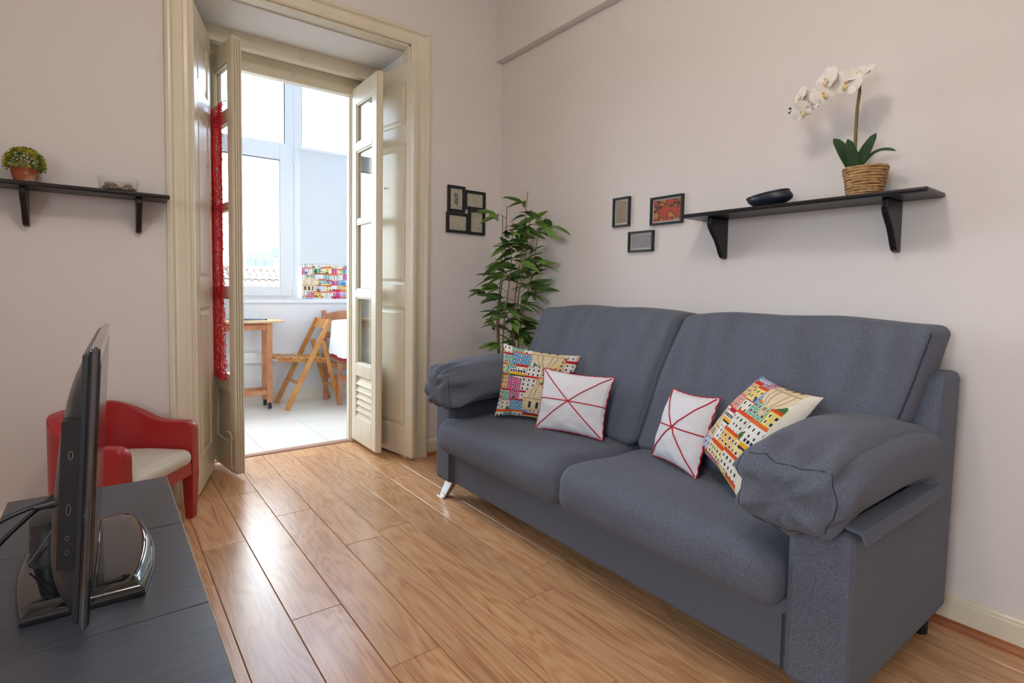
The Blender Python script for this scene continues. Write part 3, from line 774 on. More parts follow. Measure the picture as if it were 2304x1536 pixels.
for z, sx, sy, sl in ((BT+.028, .047, .078, 0), (BT+.031, .042, .073, 0), (BT+.075, .042, .072, 0), (BT+.079, .040, .070, 0), (BT+.105, .041, .070, 0), (BT+.108, .036, .064, 1)):
    for k in range(K):
        t = 2*math.pi*k/K; x = -.098+sx*math.cos(t); y = 1.60+sy*math.sin(t); vs.append((x, y, z+(.32*(x+.098) if z > BT+.09 else 0)+.02*(z > BT+.09)))
fs = [(i*K+k, i*K+(k+1) % K, (i+1)*K+(k+1) % K, (i+1)*K+k) for i in range(5) for k in range(K)]+[tuple(range(K-1, -1, -1)), tuple(5*K+k for k in range(K))]
build(mb.add(vs, fs), 'stand_neck', M['plastic_black'], tv, smooth=40)
build(MB().beam((-.095, 1.60, .53), (-.058, 1.585, .60), .05, .03), 'tilt_bracket', M['plastic_black'], tv, bevel=.004)
build(B(-.092, -.074, 1.48, 1.535, .585, .60), 'tuner_plug', M['pale'], tv, bevel=.002)
build(MB().tube([(-.085, 1.50, .585), (-.105, 1.51, .545), (-.13, 1.535, .50), (-.14, 1.545, .485)], .0022, 6), 'cable_tie', M['tie'], tv)
def cable(name, label, pts, plug):
    c = thing(name, label, 'cable', pts[-1])
    P_ = [Vector(p) for p in pts]; sp = []
    for i in range(len(P_)-1):
        p0, p1, p2, p3 = P_[max(i-1, 0)], P_[i], P_[i+1], P_[min(i+2, len(P_)-1)]
        for k in range(8):
            t = k/8; sp.append(.5*((2*p1)+(-p0+p2)*t+(2*p0-5*p1+4*p2-p3)*t*t+(-p0+3*p1-3*p2+p3)*t**3))
    sp.append(P_[-1])
    build(MB().tube(sp, .0042, 8), 'cord', M['wire'], c, smooth=180)
    d = (P_[0]-P_[1]).normalized()
    build(MB().tube([P_[0]-d*.022, P_[0]-d*.005, P_[0]+d*.002, P_[0]+d*.022], [.0055, .0075, .009, .009] if plug else [.005]*4, 10), 'plug', M['wire'], c, smooth=40)
cable('video_cable', 'thick black cable plugged high into the back of the television', [(-.082, 1.285, .695), (-.115, 1.29, .690), (-.17, 1.30, .66), (-.25, 1.28, .58), (-.33, 1.2, .30), (-.36, 1.15, .006)], True)
cable('power_cable', 'thin black cable coming from under the television rear cover', [(-.092, 1.40, .665), (-.125, 1.37, .645), (-.17, 1.33, .605), (-.25, 1.28, .50), (-.31, 1.22, .25), (-.33, 1.2, .005)], False)

# ================================================================== RED TUB CHAIR
ch = thing('armchair', 'small red wooden tub armchair with off white seat', 'armchair', (.205, 2.735, 0), math.radians(52.3))
CW, CD_, CRr = .222, .365, .15
path = []
for yy in (0, .002, .006, .012, .020, .030, .04, .07, .10, .14, .18): path.append((-CW, yy))
for i in range(9): a = math.pi-math.pi/2*i/8; path.append((-CW+CRr+CRr*math.cos(a), CD_-CRr+CRr*math.sin(a)))
for i in range(1, 6): path.append((lerp(-CW+CRr, CW-CRr, i/6), CD_))
path += [(-x, y) for x, y in path[:20][::-1]]
mb = MB(); th = .025; nP = len(path); vs = []; dist = [0]
for i in range(1, nP): dist.append(dist[-1]+math.dist(path[i], path[i-1]))
Ltot = dist[-1]
for i, (x, y) in enumerate(path):
    a = path[max(i-1, 0)]; b = path[min(i+1, nP-1)]; tx, ty = b[0]-a[0], b[1]-a[1]; l = math.hypot(tx, ty); nx_, ny_ = ty/l, -tx/l
    s_ = min(dist[i], Ltot-dist[i]); top = .462+.105*sm((s_-.13)/.26)
    if s_ < .04: top -= .04-math.sqrt(max(0, .04**2-(.04-s_)**2))
    zb = .205
    for off, z in ((-th, zb), (-th, top-.006), (-th+.006, top), (th-.006, top), (th, top-.006), (th, zb)): vs.append((x+nx_*off, y+ny_*off, z))
fs = [(i*6+k, i*6+(k+1) % 6, (i+1)*6+(k+1) % 6, (i+1)*6+k) for i in range(nP-1) for k in range(6)]+[(5, 4, 3, 2, 1, 0), tuple((nP-1)*6+k for k in range(6))]
CB = lambda mb, nm, mt=M['red'], **k: build(mb, nm, mt, ch, world=False, **k)
CB(mb.add(vs, fs), 'shell', smooth=38)
for sx in (-1, 1):
    vs = []
    for z, h in ((0, .017), (.225, .0262)):
        cx_ = sx*CW; cy_ = .0255
        vs += [(cx_-h, cy_-h-.0015, z), (cx_+h, cy_-h-.0015, z), (cx_+h, cy_+h, z), (cx_-h, cy_+h, z)]
    CB(MB().add(vs, [(3, 2, 1, 0), (4, 5, 6, 7), (0, 1, 5, 4), (1, 2, 6, 5), (2, 3, 7, 6), (3, 0, 4, 7)]), 'leg', bevel=.003)
    vs = []
    for z, h, dy in ((0, .016, .03), (.225, .023, 0)):
        cx_ = sx*(CW-.045); cy_ = CD_-.055+dy*.5
        vs += [(cx_-h, cy_-h, z), (cx_+h, cy_-h, z), (cx_+h, cy_+h, z), (cx_-h, cy_+h, z)]
    CB(MB().add(vs, [(3, 2, 1, 0), (4, 5, 6, 7), (0, 1, 5, 4), (1, 2, 6, 5), (2, 3, 7, 6), (3, 0, 4, 7)]), 'leg', bevel=.003)
CB(MB().prism([(-CW+.03, 0), (CW-.03, 0), (CW-.03, .03), (-CW+.03, .03)], lambda a, b, t: (a, b+.0-.012*(1-(a/CW)**2)*0, t), .215, .272), 'front_rail', bevel=.003)
mbs, _ = soft_box((.195, .172, .036), .032, (22, 22, 8), (0, .004, .018), lambda p, q: (p[0]*(1-.14*sm((q[1]-.2)/.8)), p[1]+.163, p[2]+.300+.002*nz(p[0]*30, p[1]*30, 0)))
CB(mbs, 'seat', M['seat_white'], smooth=180, weld=True)

# ================================================================== WALL SHELVES
BR_ = [(0, 0), (.135, 0), (.138, -.03), (.130, -.05), (.108, -.074), (.082, -.10), (.062, -.13), (.048, -.155), (.034, -.172), (.018, -.178), (0, -.178)]
sr = thing('wall_shelf', 'black wooden wall shelf above the sofa', 'shelf', (XR, 1.06, 1.434))
build(B(2.087, XR, .603, 1.522, 1.434, 1.451), 'board', M['black'], sr, bevel=.006)
for y in (1.405, .735):
    build(MB().prism(BR_, lambda a, b, t: (XR-a, t, 1.434+b), y-.011, y+.011), 'bracket', M['black'], sr, bevel=.005)
sl = thing('wall_shelf', 'black wooden wall shelf above the red armchair', 'shelf', (-.24, YB, 1.492))
build(B(-.74, .264, 3.0, YB, 1.492, 1.512), 'board', M['black'], sl, bevel=.007)
for x in (-.252, .147):
    build(MB().prism(BR_, lambda a, b, t: (t, YB-a, 1.492+b*.87), x-.0115, x+.0115), 'bracket', M['black'], sl, bevel=.005)

# bowl-shaped dark dish on the right shelf
dsh = thing('dish', 'dark slate boat shaped dish lying on the shelf above the sofa', 'dish', (2.165, 1.155, 1.451))
def dish_pt(u, v, inner):
    # u around, v from rim to foot; scoop with a low open lip at one end and a swollen high end
    t = 2*math.pi*u; hi = ((1-math.cos(t))/2)**1.3; h = .040+.022*hi
    r = 1-.62*v**2.4+.26*hi*math.sin(math.pi*min(1, v*1.4)); z = h*(1-v)**(.9+.5*hi)
    y = math.cos(t)*.078*r-.012*hi*(1-v)*0+.012*(1-hi); x = math.sin(t)*.048*r
    if inner: x *= .93; y *= .95; z += .003
    return (2.165+x, 1.158+y, 1.4512+z)
mb = MB(); mb.grid(lambda u, v: dish_pt(u, v, False), 36, 12)
build(mb, 'outside', M['dish'], dsh, smooth=180, weld=True)
build(MB().grid(lambda u, v: dish_pt(u, v, True), 36, 12, flip=True), 'inside', M['pale'], dsh, smooth=180, weld=True, recalc=False)
build(MB().tube([Vector(dish_pt(i/40, 0, False)) for i in range(40)], .004, 6, closed=True), 'rim', M['dish'], dsh, smooth=180)

# ---- orchid in a rope basket
orc = thing('orchid', 'white artificial orchid in a rope wrapped basket pot', 'potted plant', (2.175, .815, 1.451))
pc = (2.175, .815, 1.451)
OB = lambda mb, nm, mt, par=orc, **k: build(mb, nm, mt, par, **k)
mb = MB(); rows = 11
for i in range(rows):
    t = (i+.5)/rows; r = lerp(.050, .068, t); z = t*.103
    mb.tube([(pc[0]+(r+.0012*math.sin(a*9+i))*math.cos(a), pc[1]+(r+.0012*math.sin(a*9+i))*math.sin(a), pc[2]+z+.0012*math.sin(a*3+i*2)) for a in [2*math.pi*k/40 for k in range(40)]], [.0052+.0008*math.sin(k*2.1+i) for k in range(40)], 7, closed=True)
bk = OB(mb, 'basket', M['rope'], smooth=180)
OB(MB().lathe([(.046, .001), (.064, .098)], pc, 28), 'liner', M['rope'], bk)
OB(MB().lathe([(0, .092), (.062, .092), (.062, .088)], pc, 20), 'soil', M['soil'])
def strap(pts, wid, fold=.25):
    """leaf blade along pts with half widths wid"""
    mb = MB(); P_ = [Vector(p) for p in pts]; vs = []
    for i, p in enumerate(P_):
        t = (P_[min(i+1, len(P_)-1)]-P_[max(i-1, 0)]).normalized(); sd = t.cross(Vector((-.6, -.2, .75))).normalized(); up = sd.cross(t)
        vs += [p-sd*wid[i]+up*wid[i]*fold, p, p+sd*wid[i]+up*wid[i]*fold]
    return mb.add(vs, [f for i in range(len(P_)-1) for f in ((i*3, i*3+1, i*3+4, i*3+3), (i*3+1, i*3+2, i*3+5, i*3+4))])
base = Vector((2.165, .845, 1.535))
for tip, midh, wd in (((2.135, .910, 1.668), .010, .025), ((2.11, .853, 1.650), .004, .022), ((2.17, .785, 1.668), .006, .022), ((2.15, .715, 1.590), .035, .014), ((2.215, .86, 1.62), .02, .02)):
    tip = Vector(tip); pts = []; wds = []
    for i in range(10):
        t = i/9; p = base.lerp(tip, t); p.z += midh*math.sin(math.pi*t); pts.append(p); wds.append(wd*(.35+.65*math.sin(math.pi*min(1, t*.85+.12)))*(1 if t < .96 else .25))
    OB(strap(pts, wds), 'leaf', M['orchid_leaf'], smooth=180, recalc=False)
st = [Vector(p) for p in ((2.165, .848, 1.535), (2.155, .845, 1.60), (2.148, .842, 1.68), (2.142, .839, 1.76), (2.138, .832, 1.815), (2.135, .832, 1.845), (2.13, .85, 1.872), (2.125, .89, 1.885), (2.12, .935, 1.875), (2.118, .98, 1.848), (2.118, 1.02, 1.815), (2.12, 1.05, 1.80))]
OB(MB().tube(st, [.0062]*3+[.0056]*2+[.0045]*2+[.0026]*5, 8), 'stem', M['orchid_stem'], smooth=180)
OB(MB().tube([(2.12, 1.05, 1.80), (2.12, 1.058, 1.806), (2.12, 1.066, 1.812)], .0014, 5), 'bud_stalk', M['bud'])
OB(MB().tube([(2.12, 1.05, 1.80), (2.12, 1.06, 1.80), (2.12, 1.068, 1.796)], .0014, 5), 'bud_stalk', M['bud'])
for p, q in (((2.12, 1.05, 1.80), .0055), ((2.12, 1.066, 1.812), .0045), ((2.12, 1.068, 1.796), .004)):
    OB(MB().lathe([(0, -q), (q*.7, -q*.7), (q, 0), (q*.7, q*.7), (0, q)], p, 10), 'bud', M['bud'], smooth=180)
def petal(w, l, cup):
    mb = MB()
    def fn(u, v):
        a = 2*u-1; y = v*l; hw = w*math.sin(math.pi*min(1, .10+.86*v))**.7
        return (a*hw, y, cup*(v*v)*l-.18*l*(a*a)*hw/w*.5+.03*l*math.sin(v*3))
    return mb.grid(fn, 7, 8)
pm = {}
def flower(pos, nrm, roll, sc):
    fl_ = thing('tmp', None, None, (0, 0, 0)); bpy.data.objects.remove(fl_)
    n_ = Vector(nrm).normalized(); q = n_.to_track_quat('Z', 'Y').to_matrix().to_4x4()
    f = bpy.data.objects.new('flower', None); COL.objects.link(f); f.parent = orc; f.empty_display_size = .02
    lm = Matrix.Translation(Vector(pos)-orc.location) @ q @ Matrix.Rotation(roll, 4, 'Z') @ Matrix.Scale(sc, 4); f.matrix_local = lm
    for ang, w_, l_ in ((90, .024, .046), (18, .034, .049), (162, .034, .049), (218, .019, .043), (322, .019, .043)):
        k = (w_, l_)
        if k not in pm:
            pm[k] = build(petal(w_, l_, .12), 'petal', M['petal'], None, smooth=180, recalc=False); o = pm[k]; o.parent = f
        else: o = copy_obj(pm[k], f)
        o.rotation_euler = (0, 0, math.radians(ang-90))
    if 'lip' not in pm:
        mb = MB().grid(lambda u, v: ((2*u-1)*.010*(1-.5*v), -.004-v*.018, .006+.010*math.sin(v*2.6)-.006*(2*u-1)**2), 7, 7)
        mb.lathe([(0, .003), (.004, .006), (.004, .012), (0, .015)], (0, .002, 0), 8)
        pm['lip'] = build(mb, 'lip', M['lip'], None, smooth=180, recalc=False); pm['lip'].parent = f
    else: copy_obj(pm['lip'], f)
for pos, nr, ro, sc in (((2.118, .828, 1.872), (-.75, .1, .75), .3, 1.0), ((2.105, .862, 1.845), (-.95, .1, -.1), -.3, 1.1), ((2.10, .925, 1.872), (-.9, .45, .15), .15, 1.05), ((2.10, .935, 1.828), (-.9, -.3, -.2), .5, .95),
                        ((2.10, .985, 1.812), (-.85, .2, -.35), -.2, .95), ((2.10, 1.015, 1.842), (-.8, .6, .2), .2, .8), ((2.105, 1.012, 1.785), (-.9, .1, -.45), .4, .85)):
    flower(pos, nr, ro, sc)

# ---- small bush in a terracotta pot, glass bowl of stones (left shelf)
bp_ = thing('potted_bush', 'round yellow green bush in a weathered terracotta pot', 'potted plant', (-.246, 3.075, 1.512))
build(MB().lathe([(0, 0), (.034, 0), (.036, .004), (.048, .056), (.050, .058), (.045, .058), (.043, .05), (0, .05)], (-.246, 3.075, 1.512), 32), 'pot', M['terracotta'], bp_, smooth=40)
mb = MB(); R2 = random.Random(3)
for i in range(1500):
    a = R2.random()*2*math.pi; ph = math.acos(1-1.25*R2.random()); rr = .8+.22*R2.random()
    d = Vector((math.sin(ph)*math.cos(a), math.sin(ph)*math.sin(a), math.cos(ph)))
    p = Vector((-.246, 3.075, 1.583))+Vector((d.x*.066, d.y*.066, d.z*.072))*rr
    t = (d+Vector((R2.gauss(0, .6), R2.gauss(0, .6), R2.gauss(0, .6)))).normalized(); s_ = t.orthogonal().normalized()*.0032; l = .011
    mb.add([p-s_*.3, p+t*l*.5+s_, p+t*l, p+t*l*.5-s_], [(0, 1, 2, 3)])
build(mb, 'foliage', M['bush'], bp_, recalc=False, stuff=True)
gb = thing('glass_bowl', 'shallow round clear glass bowl on the shelf above the red armchair', 'bowl', (.072, 3.075, 1.512))
build(MB().lathe([(0, 0), (.068, 0), (.072, .006), (.077, .062), (.0745, .062), (.0695, .008), (.066, .004), (0, .004)], (.072, 3.075, 1.512), 40), 'bowl', M['glass'], gb, smooth=40)
mb = MB(); base_b = Vector((.072, 3.075, 1.517))
def pebble(mb, c, r, seed):
    vs = []; N_, K_ = 5, 7
    for i in range(N_):
        for k in range(K_):
            a = math.pi*i/(N_-1); b = 2*math.pi*k/K_; d = Vector((math.sin(a)*math.cos(b), math.sin(a)*math.sin(b), math.cos(a)))
            vs.append(Vector(c)+Vector((d.x*r[0], d.y*r[1], d.z*r[2]))*(1+.2*noise.noise(d*1.5+Vector((seed, 0, 0)))))
    mb.add(vs, [(i*K_+k, i*K_+(k+1) % K_, (i+1)*K_+(k+1) % K_, (i+1)*K_+k) for i in range(N_-1) for k in range(K_)])
for i in range(240):
    a = R2.random()*2*math.pi; r = .061*math.sqrt(R2.random()); pebble(mb, base_b+Vector((r*math.cos(a), r*math.sin(a), .004+.010*R2.random())), (.005, .004, .0035), i)
tag(build(mb, 'gravel', M['gravel'], None, smooth=180), 'small grey brown gravel lying in the glass bowl', 'gravel', kind='stuff')
for (dx, dy, r, lb) in ((-.030, -.015, (.026, .015, .011), 'long tan stone lying on the gravel in the glass bowl'), (.035, -.012, (.016, .013, .010), 'small round grey brown stone on the gravel in the glass bowl')):
    mb = MB(); pebble(mb, base_b+Vector((dx, dy, .024)), r, dx*99); o = build(mb, 'stone', M['stone'], None, smooth=180, weld=True); tag(o, lb, 'stone')

# ================================================================== PICTURES
def sketch(nx, ny, bgc, ink, seed, style):
    A = np.zeros((ny, nx, 3))
    for j in range(ny):
        for i in range(nx):
            u, v = i/nx*4, j/ny*4
            if style == 'sand': c = lerp(np.array(bgc), np.array(ink), .5+.5*nz(u*9, v*9, seed))
            elif style == 'figures':
                f = nz(u*.9+seed, v*.8, seed)+.5*nz(u*2, v*2, seed+4); c = np.array(bgc) if f < .05 else np.array(ink)*(1+.8*nz(u*3, v*3, 1))
                if f > .35: c = np.array(L(206, 130, 70))
            else:
                f = abs(nz(u*1.1+seed, v*1.3, seed)+.4*nz(u*3, v*3, seed)); c = np.array(bgc)*(1+.08*nz(u*3, v*3, 9))
                if f < .035: c = lerp(np.array(ink), c, .35)
                if style == 'bird' and ((i/nx-.5)/.2)**2+((j/ny-.5)/.36)**2 < 1+.8*nz(u*2, v*2, 2) and nz(u*4, v*4, seed) > -.15: c = np.array(ink)*(1.2+nz(u*6, v*6, 3))
            e = min(i, nx-1-i, j, ny-1-j)
            A[j, i] = c
    return np.clip(A, 0, 1)
def picture(parent, org, ex, ez, nrm, w_, h_, fr, mat_w, art, style_mat=None, depth=.018):
    """frame bars, print and glass. org = lower left corner on the wall"""
    O_ = Vector(org); ex = Vector(ex); ez = Vector(ez); nn = Vector(nrm)
    def bx(a0, a1, b0, b1, d0, d1):
        vs = [O_+ex*a+ez*b+nn*d for d in (d0, d1) for a, b in ((a0, b0), (a1, b0), (a1, b1), (a0, b1))]
        return MB().add(vs, [(0, 3, 2, 1), (4, 5, 6, 7), (0, 1, 5, 4), (1, 2, 6, 5), (2, 3, 7, 6), (3, 0, 4, 7)])
    for a in ((0, fr, 0, h_), (w_-fr, w_, 0, h_), (fr, w_-fr, 0, fr), (fr, w_-fr, h_-fr, h_)): build(bx(*a, 0, depth), 'frame_bar', M['frame_black'], parent, bevel=.0015)
    if mat_w: build(bx(fr, w_-fr, fr, h_-fr, .003, .006), 'mount', M['pale'], parent)
    ny, nx = art.shape[:2]; a0, a1, b0, b1 = fr+mat_w, w_-fr-mat_w, fr+mat_w, h_-fr-mat_w
    mb = MB().grid(lambda u, v: O_+ex*lerp(a0, a1, u)+ez*lerp(b0, b1, v)+nn*.0075, nx, ny)
    build(mb, 'print', M['paper'], parent, colors=np.concatenate([art.reshape(-1, 3), np.ones((nx*ny, 1))], 1), recalc=False)
    build(bx(fr, w_-fr, fr, h_-fr, .010, .0115), 'glass', M['glass'], parent)
cf = thing('collage_frame', 'black four picture collage frame beside the doorway', 'picture frame', (1.975, YB, 1.475))
beige, inkc = L(196, 182, 160), L(112, 96, 78)
for (x, z, w_, h_, sd, stl) in ((1.832, 1.612, .132, .172, 1, 'bird'), (1.961, 1.640, .168, .126, 2, 'line'), (1.824, 1.474, .172, .134, 3, 'line'), (1.994, 1.472, .134, .170, 4, 'line')):
    g = bpy.data.objects.new('picture', None); COL.objects.link(g); g.parent = cf; g.location = (0, 0, 0)
    n1 = 34; art = sketch(n1, int(n1*h_/w_), L(206, 194, 174), inkc if stl != 'bird' else L(84, 90, 92), sd, stl)
    picture(g, (x, YB, z), (1, 0, 0), (0, 0, 1), (0, -1, 0), w_, h_, .018, .004, art)
for (y1, z0, w_, h_, lab, args, mw) in ((2.085, 1.452, .118, .158, 'narrow upright black picture frame with a plain sand coloured print', (L(168, 148, 120), L(150, 128, 98), 1, 'sand'), .012),
                                    (1.828, 1.441, .196, .140, 'black picture frame with an orange red figure print beside the shelf end', (L(196, 62, 40), L(92, 54, 36), 2.2, 'figures'), .008),
                                    (1.970, 1.311, .166, .108, 'small black picture frame with a grey print, lowest of the three', (L(160, 152, 160), L(84, 78, 84), 6, 'line'), .010)):
    pf = thing('picture_frame', lab, 'picture frame', (XR, y1-w_/2, z0))
    n1 = 48; picture(pf, (XR, y1, z0), (0, -1, 0), (0, 0, 1), (-1, 0, 0), w_, h_, .010, mw, sketch(n1, int(n1*h_/w_), *args))

# ================================================================== BAMBOO
bam = thing('bamboo_plant', 'tall artificial bamboo plant standing behind the sofa in the corner', 'potted plant', (2.03, 2.80, 0))
build(MB().lathe([(0, 0), (.10, 0), (.105, .01), (.13, .25), (.135, .255), (.125, .255), (.12, .235), (0, .235)], (2.03, 2.80, 0), 28), 'pot', M['pot_dark'], bam, smooth=40)
build(MB().lathe([(0, .24), (.121, .238)], (2.03, 2.80, 0), 20), 'soil', M['soil'], bam)
def leaf_mesh(l, w_, droop):
    mb = MB(); vs = []
    n_ = 6
    for i in range(n_+1):
        t = i/n_; hw = w_*math.sin(math.pi*(t**.75))**.8 if 0 < t < 1 else .0004
        x = t*l; z = -droop*l*t*t
        vs += [(x, -hw, z+hw*.35), (x, 0, z), (x, hw, z+hw*.35)]
    return mb.add(vs, [f for i in range(n_) for f in ((i*3, i*3+3, i*3+4, i*3+1), (i*3+1, i*3+4, i*3+5, i*3+2))])
protos = []
for l, w_, dr in ((.155, .019, .12), (.125, .0175, .25), (.165, .0195, .3), (.105, .0165, .05)):
    for mk in ('leaf_dark', 'leaf_mid', 'leaf_mid', 'leaf_light'):
        me = build(leaf_mesh(l, w_, dr), 'leaf', M[mk], bam, world=False, smooth=180, recalc=False)
        protos.append((me, l))
R3 = random.Random(21); used = set(); cnt = 0
stems = [((2.00, 2.80), (1.98, 2.74, 1.56)), ((2.05, 2.78), (2.08, 2.62, 1.70)), ((2.08, 2.82), (2.14, 2.66, 1.60)), ((2.00, 2.77), (1.97, 2.62, 1.50)), ((2.04, 2.75), (2.10, 2.52, 1.52)), ((2.06, 2.76), (2.05, 2.60, 1.45)), ((2.02, 2.83), (2.02, 2.75, 1.62))]
bm_o = bam.location
def put_leaf(p, d):
    global cnt
    me, l = R3.choice(protos)
    tip = p+d*l
    if tip.x > 2.235 or tip.y > 3.12 or p.x > 2.235: d = Vector((-abs(d.x), -abs(d.y)*.5, d.z)).normalized()
    q = d.to_track_quat('X', 'Z').to_euler(); q = (Matrix.Rotation(0, 3, 'X') @ d.to_track_quat('X', 'Z').to_matrix() @ Matrix.Rotation(R3.uniform(-.9, .9), 3, 'X')).to_euler()
    sc = R3.uniform(.8, 1.15)
    if me not in used: used.add(me); me.location = p-bm_o; me.rotation_euler = q; me.scale = (sc,)*3
    else: copy_obj(me, bam, p-bm_o, q, (sc,)*3)
    cnt += 1
for (bxy, top) in stems:
    b0 = Vector((bxy[0], bxy[1], .24)); t0 = Vector(top); pts = []
    for i in range(13):
        t = i/12; p = b0.lerp(t0, t); p += Vector((.02*nz(t*3, bxy[0]*9, 0), .02*nz(t*3, 5, bxy[1]*9), 0))*(t*(1-t)*4)
        pts.append(p)
    stem = build(MB().tube(pts, [lerp(.0065, .0022, i/12) for i in range(13)], 7), 'cane', M['cane'], bam, smooth=180)
    tw = MB()
    for k in range(9):
        t = .36+.64*(k+R3.random()*.6)/9; t = min(t, .995); i = int(t*12); p = pts[i].lerp(pts[min(i+1, 12)], t*12-i)
        a = R3.random()*2*math.pi; d = Vector((math.cos(a), math.sin(a)*.9, R3.uniform(.25, .9))).normalized(); ln = R3.uniform(.04, .13)*(1.25-.5*abs(t-.7))
        e = p+d*ln
        e.x = min(e.x, 2.20); e.y = min(e.y, 3.06)
        tw.tube([p, p.lerp(e, .5)+Vector((0, 0, .006)), e], [.0016, .0013, .001], 4)
        for m_ in range(R3.choice((4, 5, 5, 5))):
            ang = R3.uniform(-1.1, 1.1); dd = (Matrix.Rotation(ang, 3, 'Z') @ d); dd.z = R3.uniform(-.35, .45); dd.normalize()
            put_leaf(p.lerp(e, R3.uniform(.6, 1.0)), dd)
    build(tw, 'twigs', M['cane'], stem)
for me, l in protos:
    if me not in used: bpy.data.objects.remove(me)

# ================================================================== RED NET CURTAIN on the left door leaf
nc = thing('net_curtain', 'long red crocheted net curtain hanging on the glazed door leaf', 'curtain', (dl.location.x, dl.location.y, 0), dl.rotation_euler.z)
mb = MB(); RN = random.Random(4); cx0, cx1, cz0, cz1 = .004, .292, .555, 2.115
nxn, nzn = 22, 118
P0 = {}
for j in range(nzn+1):
    for i in range(nxn+1):
        z = lerp(cz1, cz0, j/nzn)+RN.gauss(0, .0032)-.02*(i/nxn)*0
        x = lerp(cx0, cx1, (i+(.5 if j % 2 else 0)*.8)/(nxn+.5))+RN.gauss(0, .0035)+.004*math.sin(j*.35)
        P0[i, j] = Vector((x, -.016+.007*math.sin(x*42+1.2*math.sin(z*3))+RN.gauss(0, .0015), z))
for (i, j), p in P0.items():
    for q in ((i+1, j), (i, j+1), (i-1 if j % 2 == 0 else i+1, j+1)):
        if q in P0 and RN.random() < .86: mb.tube([p, p.lerp(P0[q], .5)+Vector((RN.gauss(0, .0018), 0, RN.gauss(0, .0018))), P0[q]], RN.uniform(.0012, .0024), 3, cap=False)
build(mb, 'net', M['net'], nc, world=False, smooth=180, recalc=False)
build(MB().tube([(cx0-.004, -.012, cz1+.004), (cx1+.02, -.012, cz1+.004)], .0025, 6), 'rod', M['metal'], nc, world=False)
for x in (cx0, cx1+.018): build(MB().tube([(x, -.012, cz1+.004), (x, -.0005, cz1+.004)], .003, 6), 'hook', M['metal'], nc, world=False)

# ================================================================== BALCONY FURNITURE
# roller blind and the printed panel under it
rb = thing('roller_blind', 'pale roller blind pulled down in front of the balcony window', 'blind', (1.95, YW-.03, 1.31))
build(B(1.535, 2.33, YW-.014, YW-.012, 1.30, 2.40), 'cloth', M['blind'], rb)
build(MB().tube([(1.53, YW-.02, 2.41), (2.335, YW-.02, 2.41)], .016, 12), 'roller', M['alu'], rb, smooth=40)
build(B(1.535, 2.33, YW-.018, YW-.008, 1.29, 1.302), 'bottom_bar', M['alu'], rb)
npx, npz = 150, 62
pan = MB().grid(lambda u, v: (lerp(1.548, 2.325, u), YW-.022, lerp(.978, 1.315, v)), npx, npz)
art = town(npx, npz, 23, ((.09, .42, .22),))
pc_o = build(pan.box(1.548, 2.325, YW-.0215, YW-.0195, .978, 1.315), 'printed_panel', M['print'], None, recalc=False,
             colors=np.concatenate([np.concatenate([art.reshape(-1, 3), np.ones((npx*npz, 1))], 1), np.tile([[.8, .8, .8, 1]], (8, 1))], 0))
tag(pc_o, 'townscape printed panel standing on the window sill below the blind', 'printed panel')

# pine side table on castors
tb = thing('side_table', 'narrow pine table on black castors beside the window', 'table', (.86, 5.27, 0))
build(MB().prism([(.42, 5.10), (1.27, 5.10), (1.30, 5.115), (1.315, 5.15), (1.315, 5.36), (1.30, 5.39), (1.27, 5.405), (.42, 5.405)], lambda a, b, t: (a, b, t), .772, .794), 'tabletop', M['pine_pale'], tb, bevel=.006)
for x in (.50, 1.188):
    for y in (5.16, 5.34): build(B(x-.022, x+.022, y-.02, y+.02, .055, .772), 'leg', M['pine_red'], tb, bevel=.004)
    build(B(x-.018, x+.018, 5.18, 5.32, .13, .17), 'stretcher', M['pine_red'], tb, bevel=.003)
for y in (5.16, 5.34):
    build(B(.522, 1.166, y-.01, y+.01, .71, .755), 'apron', M['pine_red'], tb, bevel=.003)
    build(B(.522, 1.166, y-.01, y+.01, .13, .17), 'stretcher', M['pine_red'], tb, bevel=.003)
    for x in (.50, 1.188):
        cst = build(MB().tube([(x-.012, y, .026), (x+.012, y, .026)], .026, 16), 'castor', M['plastic_black'], tb, smooth=40)
        build(B(x-.006, x+.006, y-.016, y+.016, .03, .056), 'fork', M['plastic_black'], cst)
fo = thing('folder', 'thin dark blue folder with black clips on the pine table', 'folder', (1.03, 5.26, .794))
build(MB().prism([(.88, .796), (1.0, .803), (1.08, .798), (1.17, .7965), (1.17, .7945), (.88, .7945)], lambda a, b, t: (a, t, b), 5.17, 5.36), 'cover', M['folder'], fo)
for x in (.98, 1.165): build(B(x-.006, x+.006, 5.165, 5.19, .794, .806), 'clip', M['plastic_black'], fo)

# folding chair
fc = thing('folding_chair', 'open slatted honey pine folding chair on the balcony', 'chair', (1.5, 5.15, 0))
FB = lambda mb, nm, mt=M['pine'], **k: build(mb, nm, mt, fc, bevel=.004, **k)
ya, yb2 = 4.975, 5.345
for y in (ya, yb2):
    FB(MB().beam((1.287, y, .008), (1.668, y, .80), .022, .042, (-.9, 0, .43)), 'back_post')
yi, yo = ya+.03, yb2-.03
for y in (yi, yo):
    FB(MB().beam((1.768, y, .008), (1.612, y, .60), .022, .040, (.96, 0, .25)), 'rear_leg')
    FB(MB().beam((1.225, y+(.024 if y == yi else -.024), .452), (1.672, y+(.024 if y == yi else -.024), .412), .02, .034, (0, 0, 1)), 'seat_rail')
for k in range(7):
    x = 1.235+k*.064; z = .452-.0895*(x-1.225)+.022
    FB(MB().beam((x, yi-.012, z), (x, yo+.012, z), .046, .012, (0, 0, 1)), 'seat_slat')
mb = MB()
def top_rail(u, v, f):
    y = lerp(ya+.008, yb2-.008, u); z = lerp(.715, .795, v); b = .018*math.sin(math.pi*u)
    return (1.668-(.80-z)*.481+b+f*.016-.004, y, z)
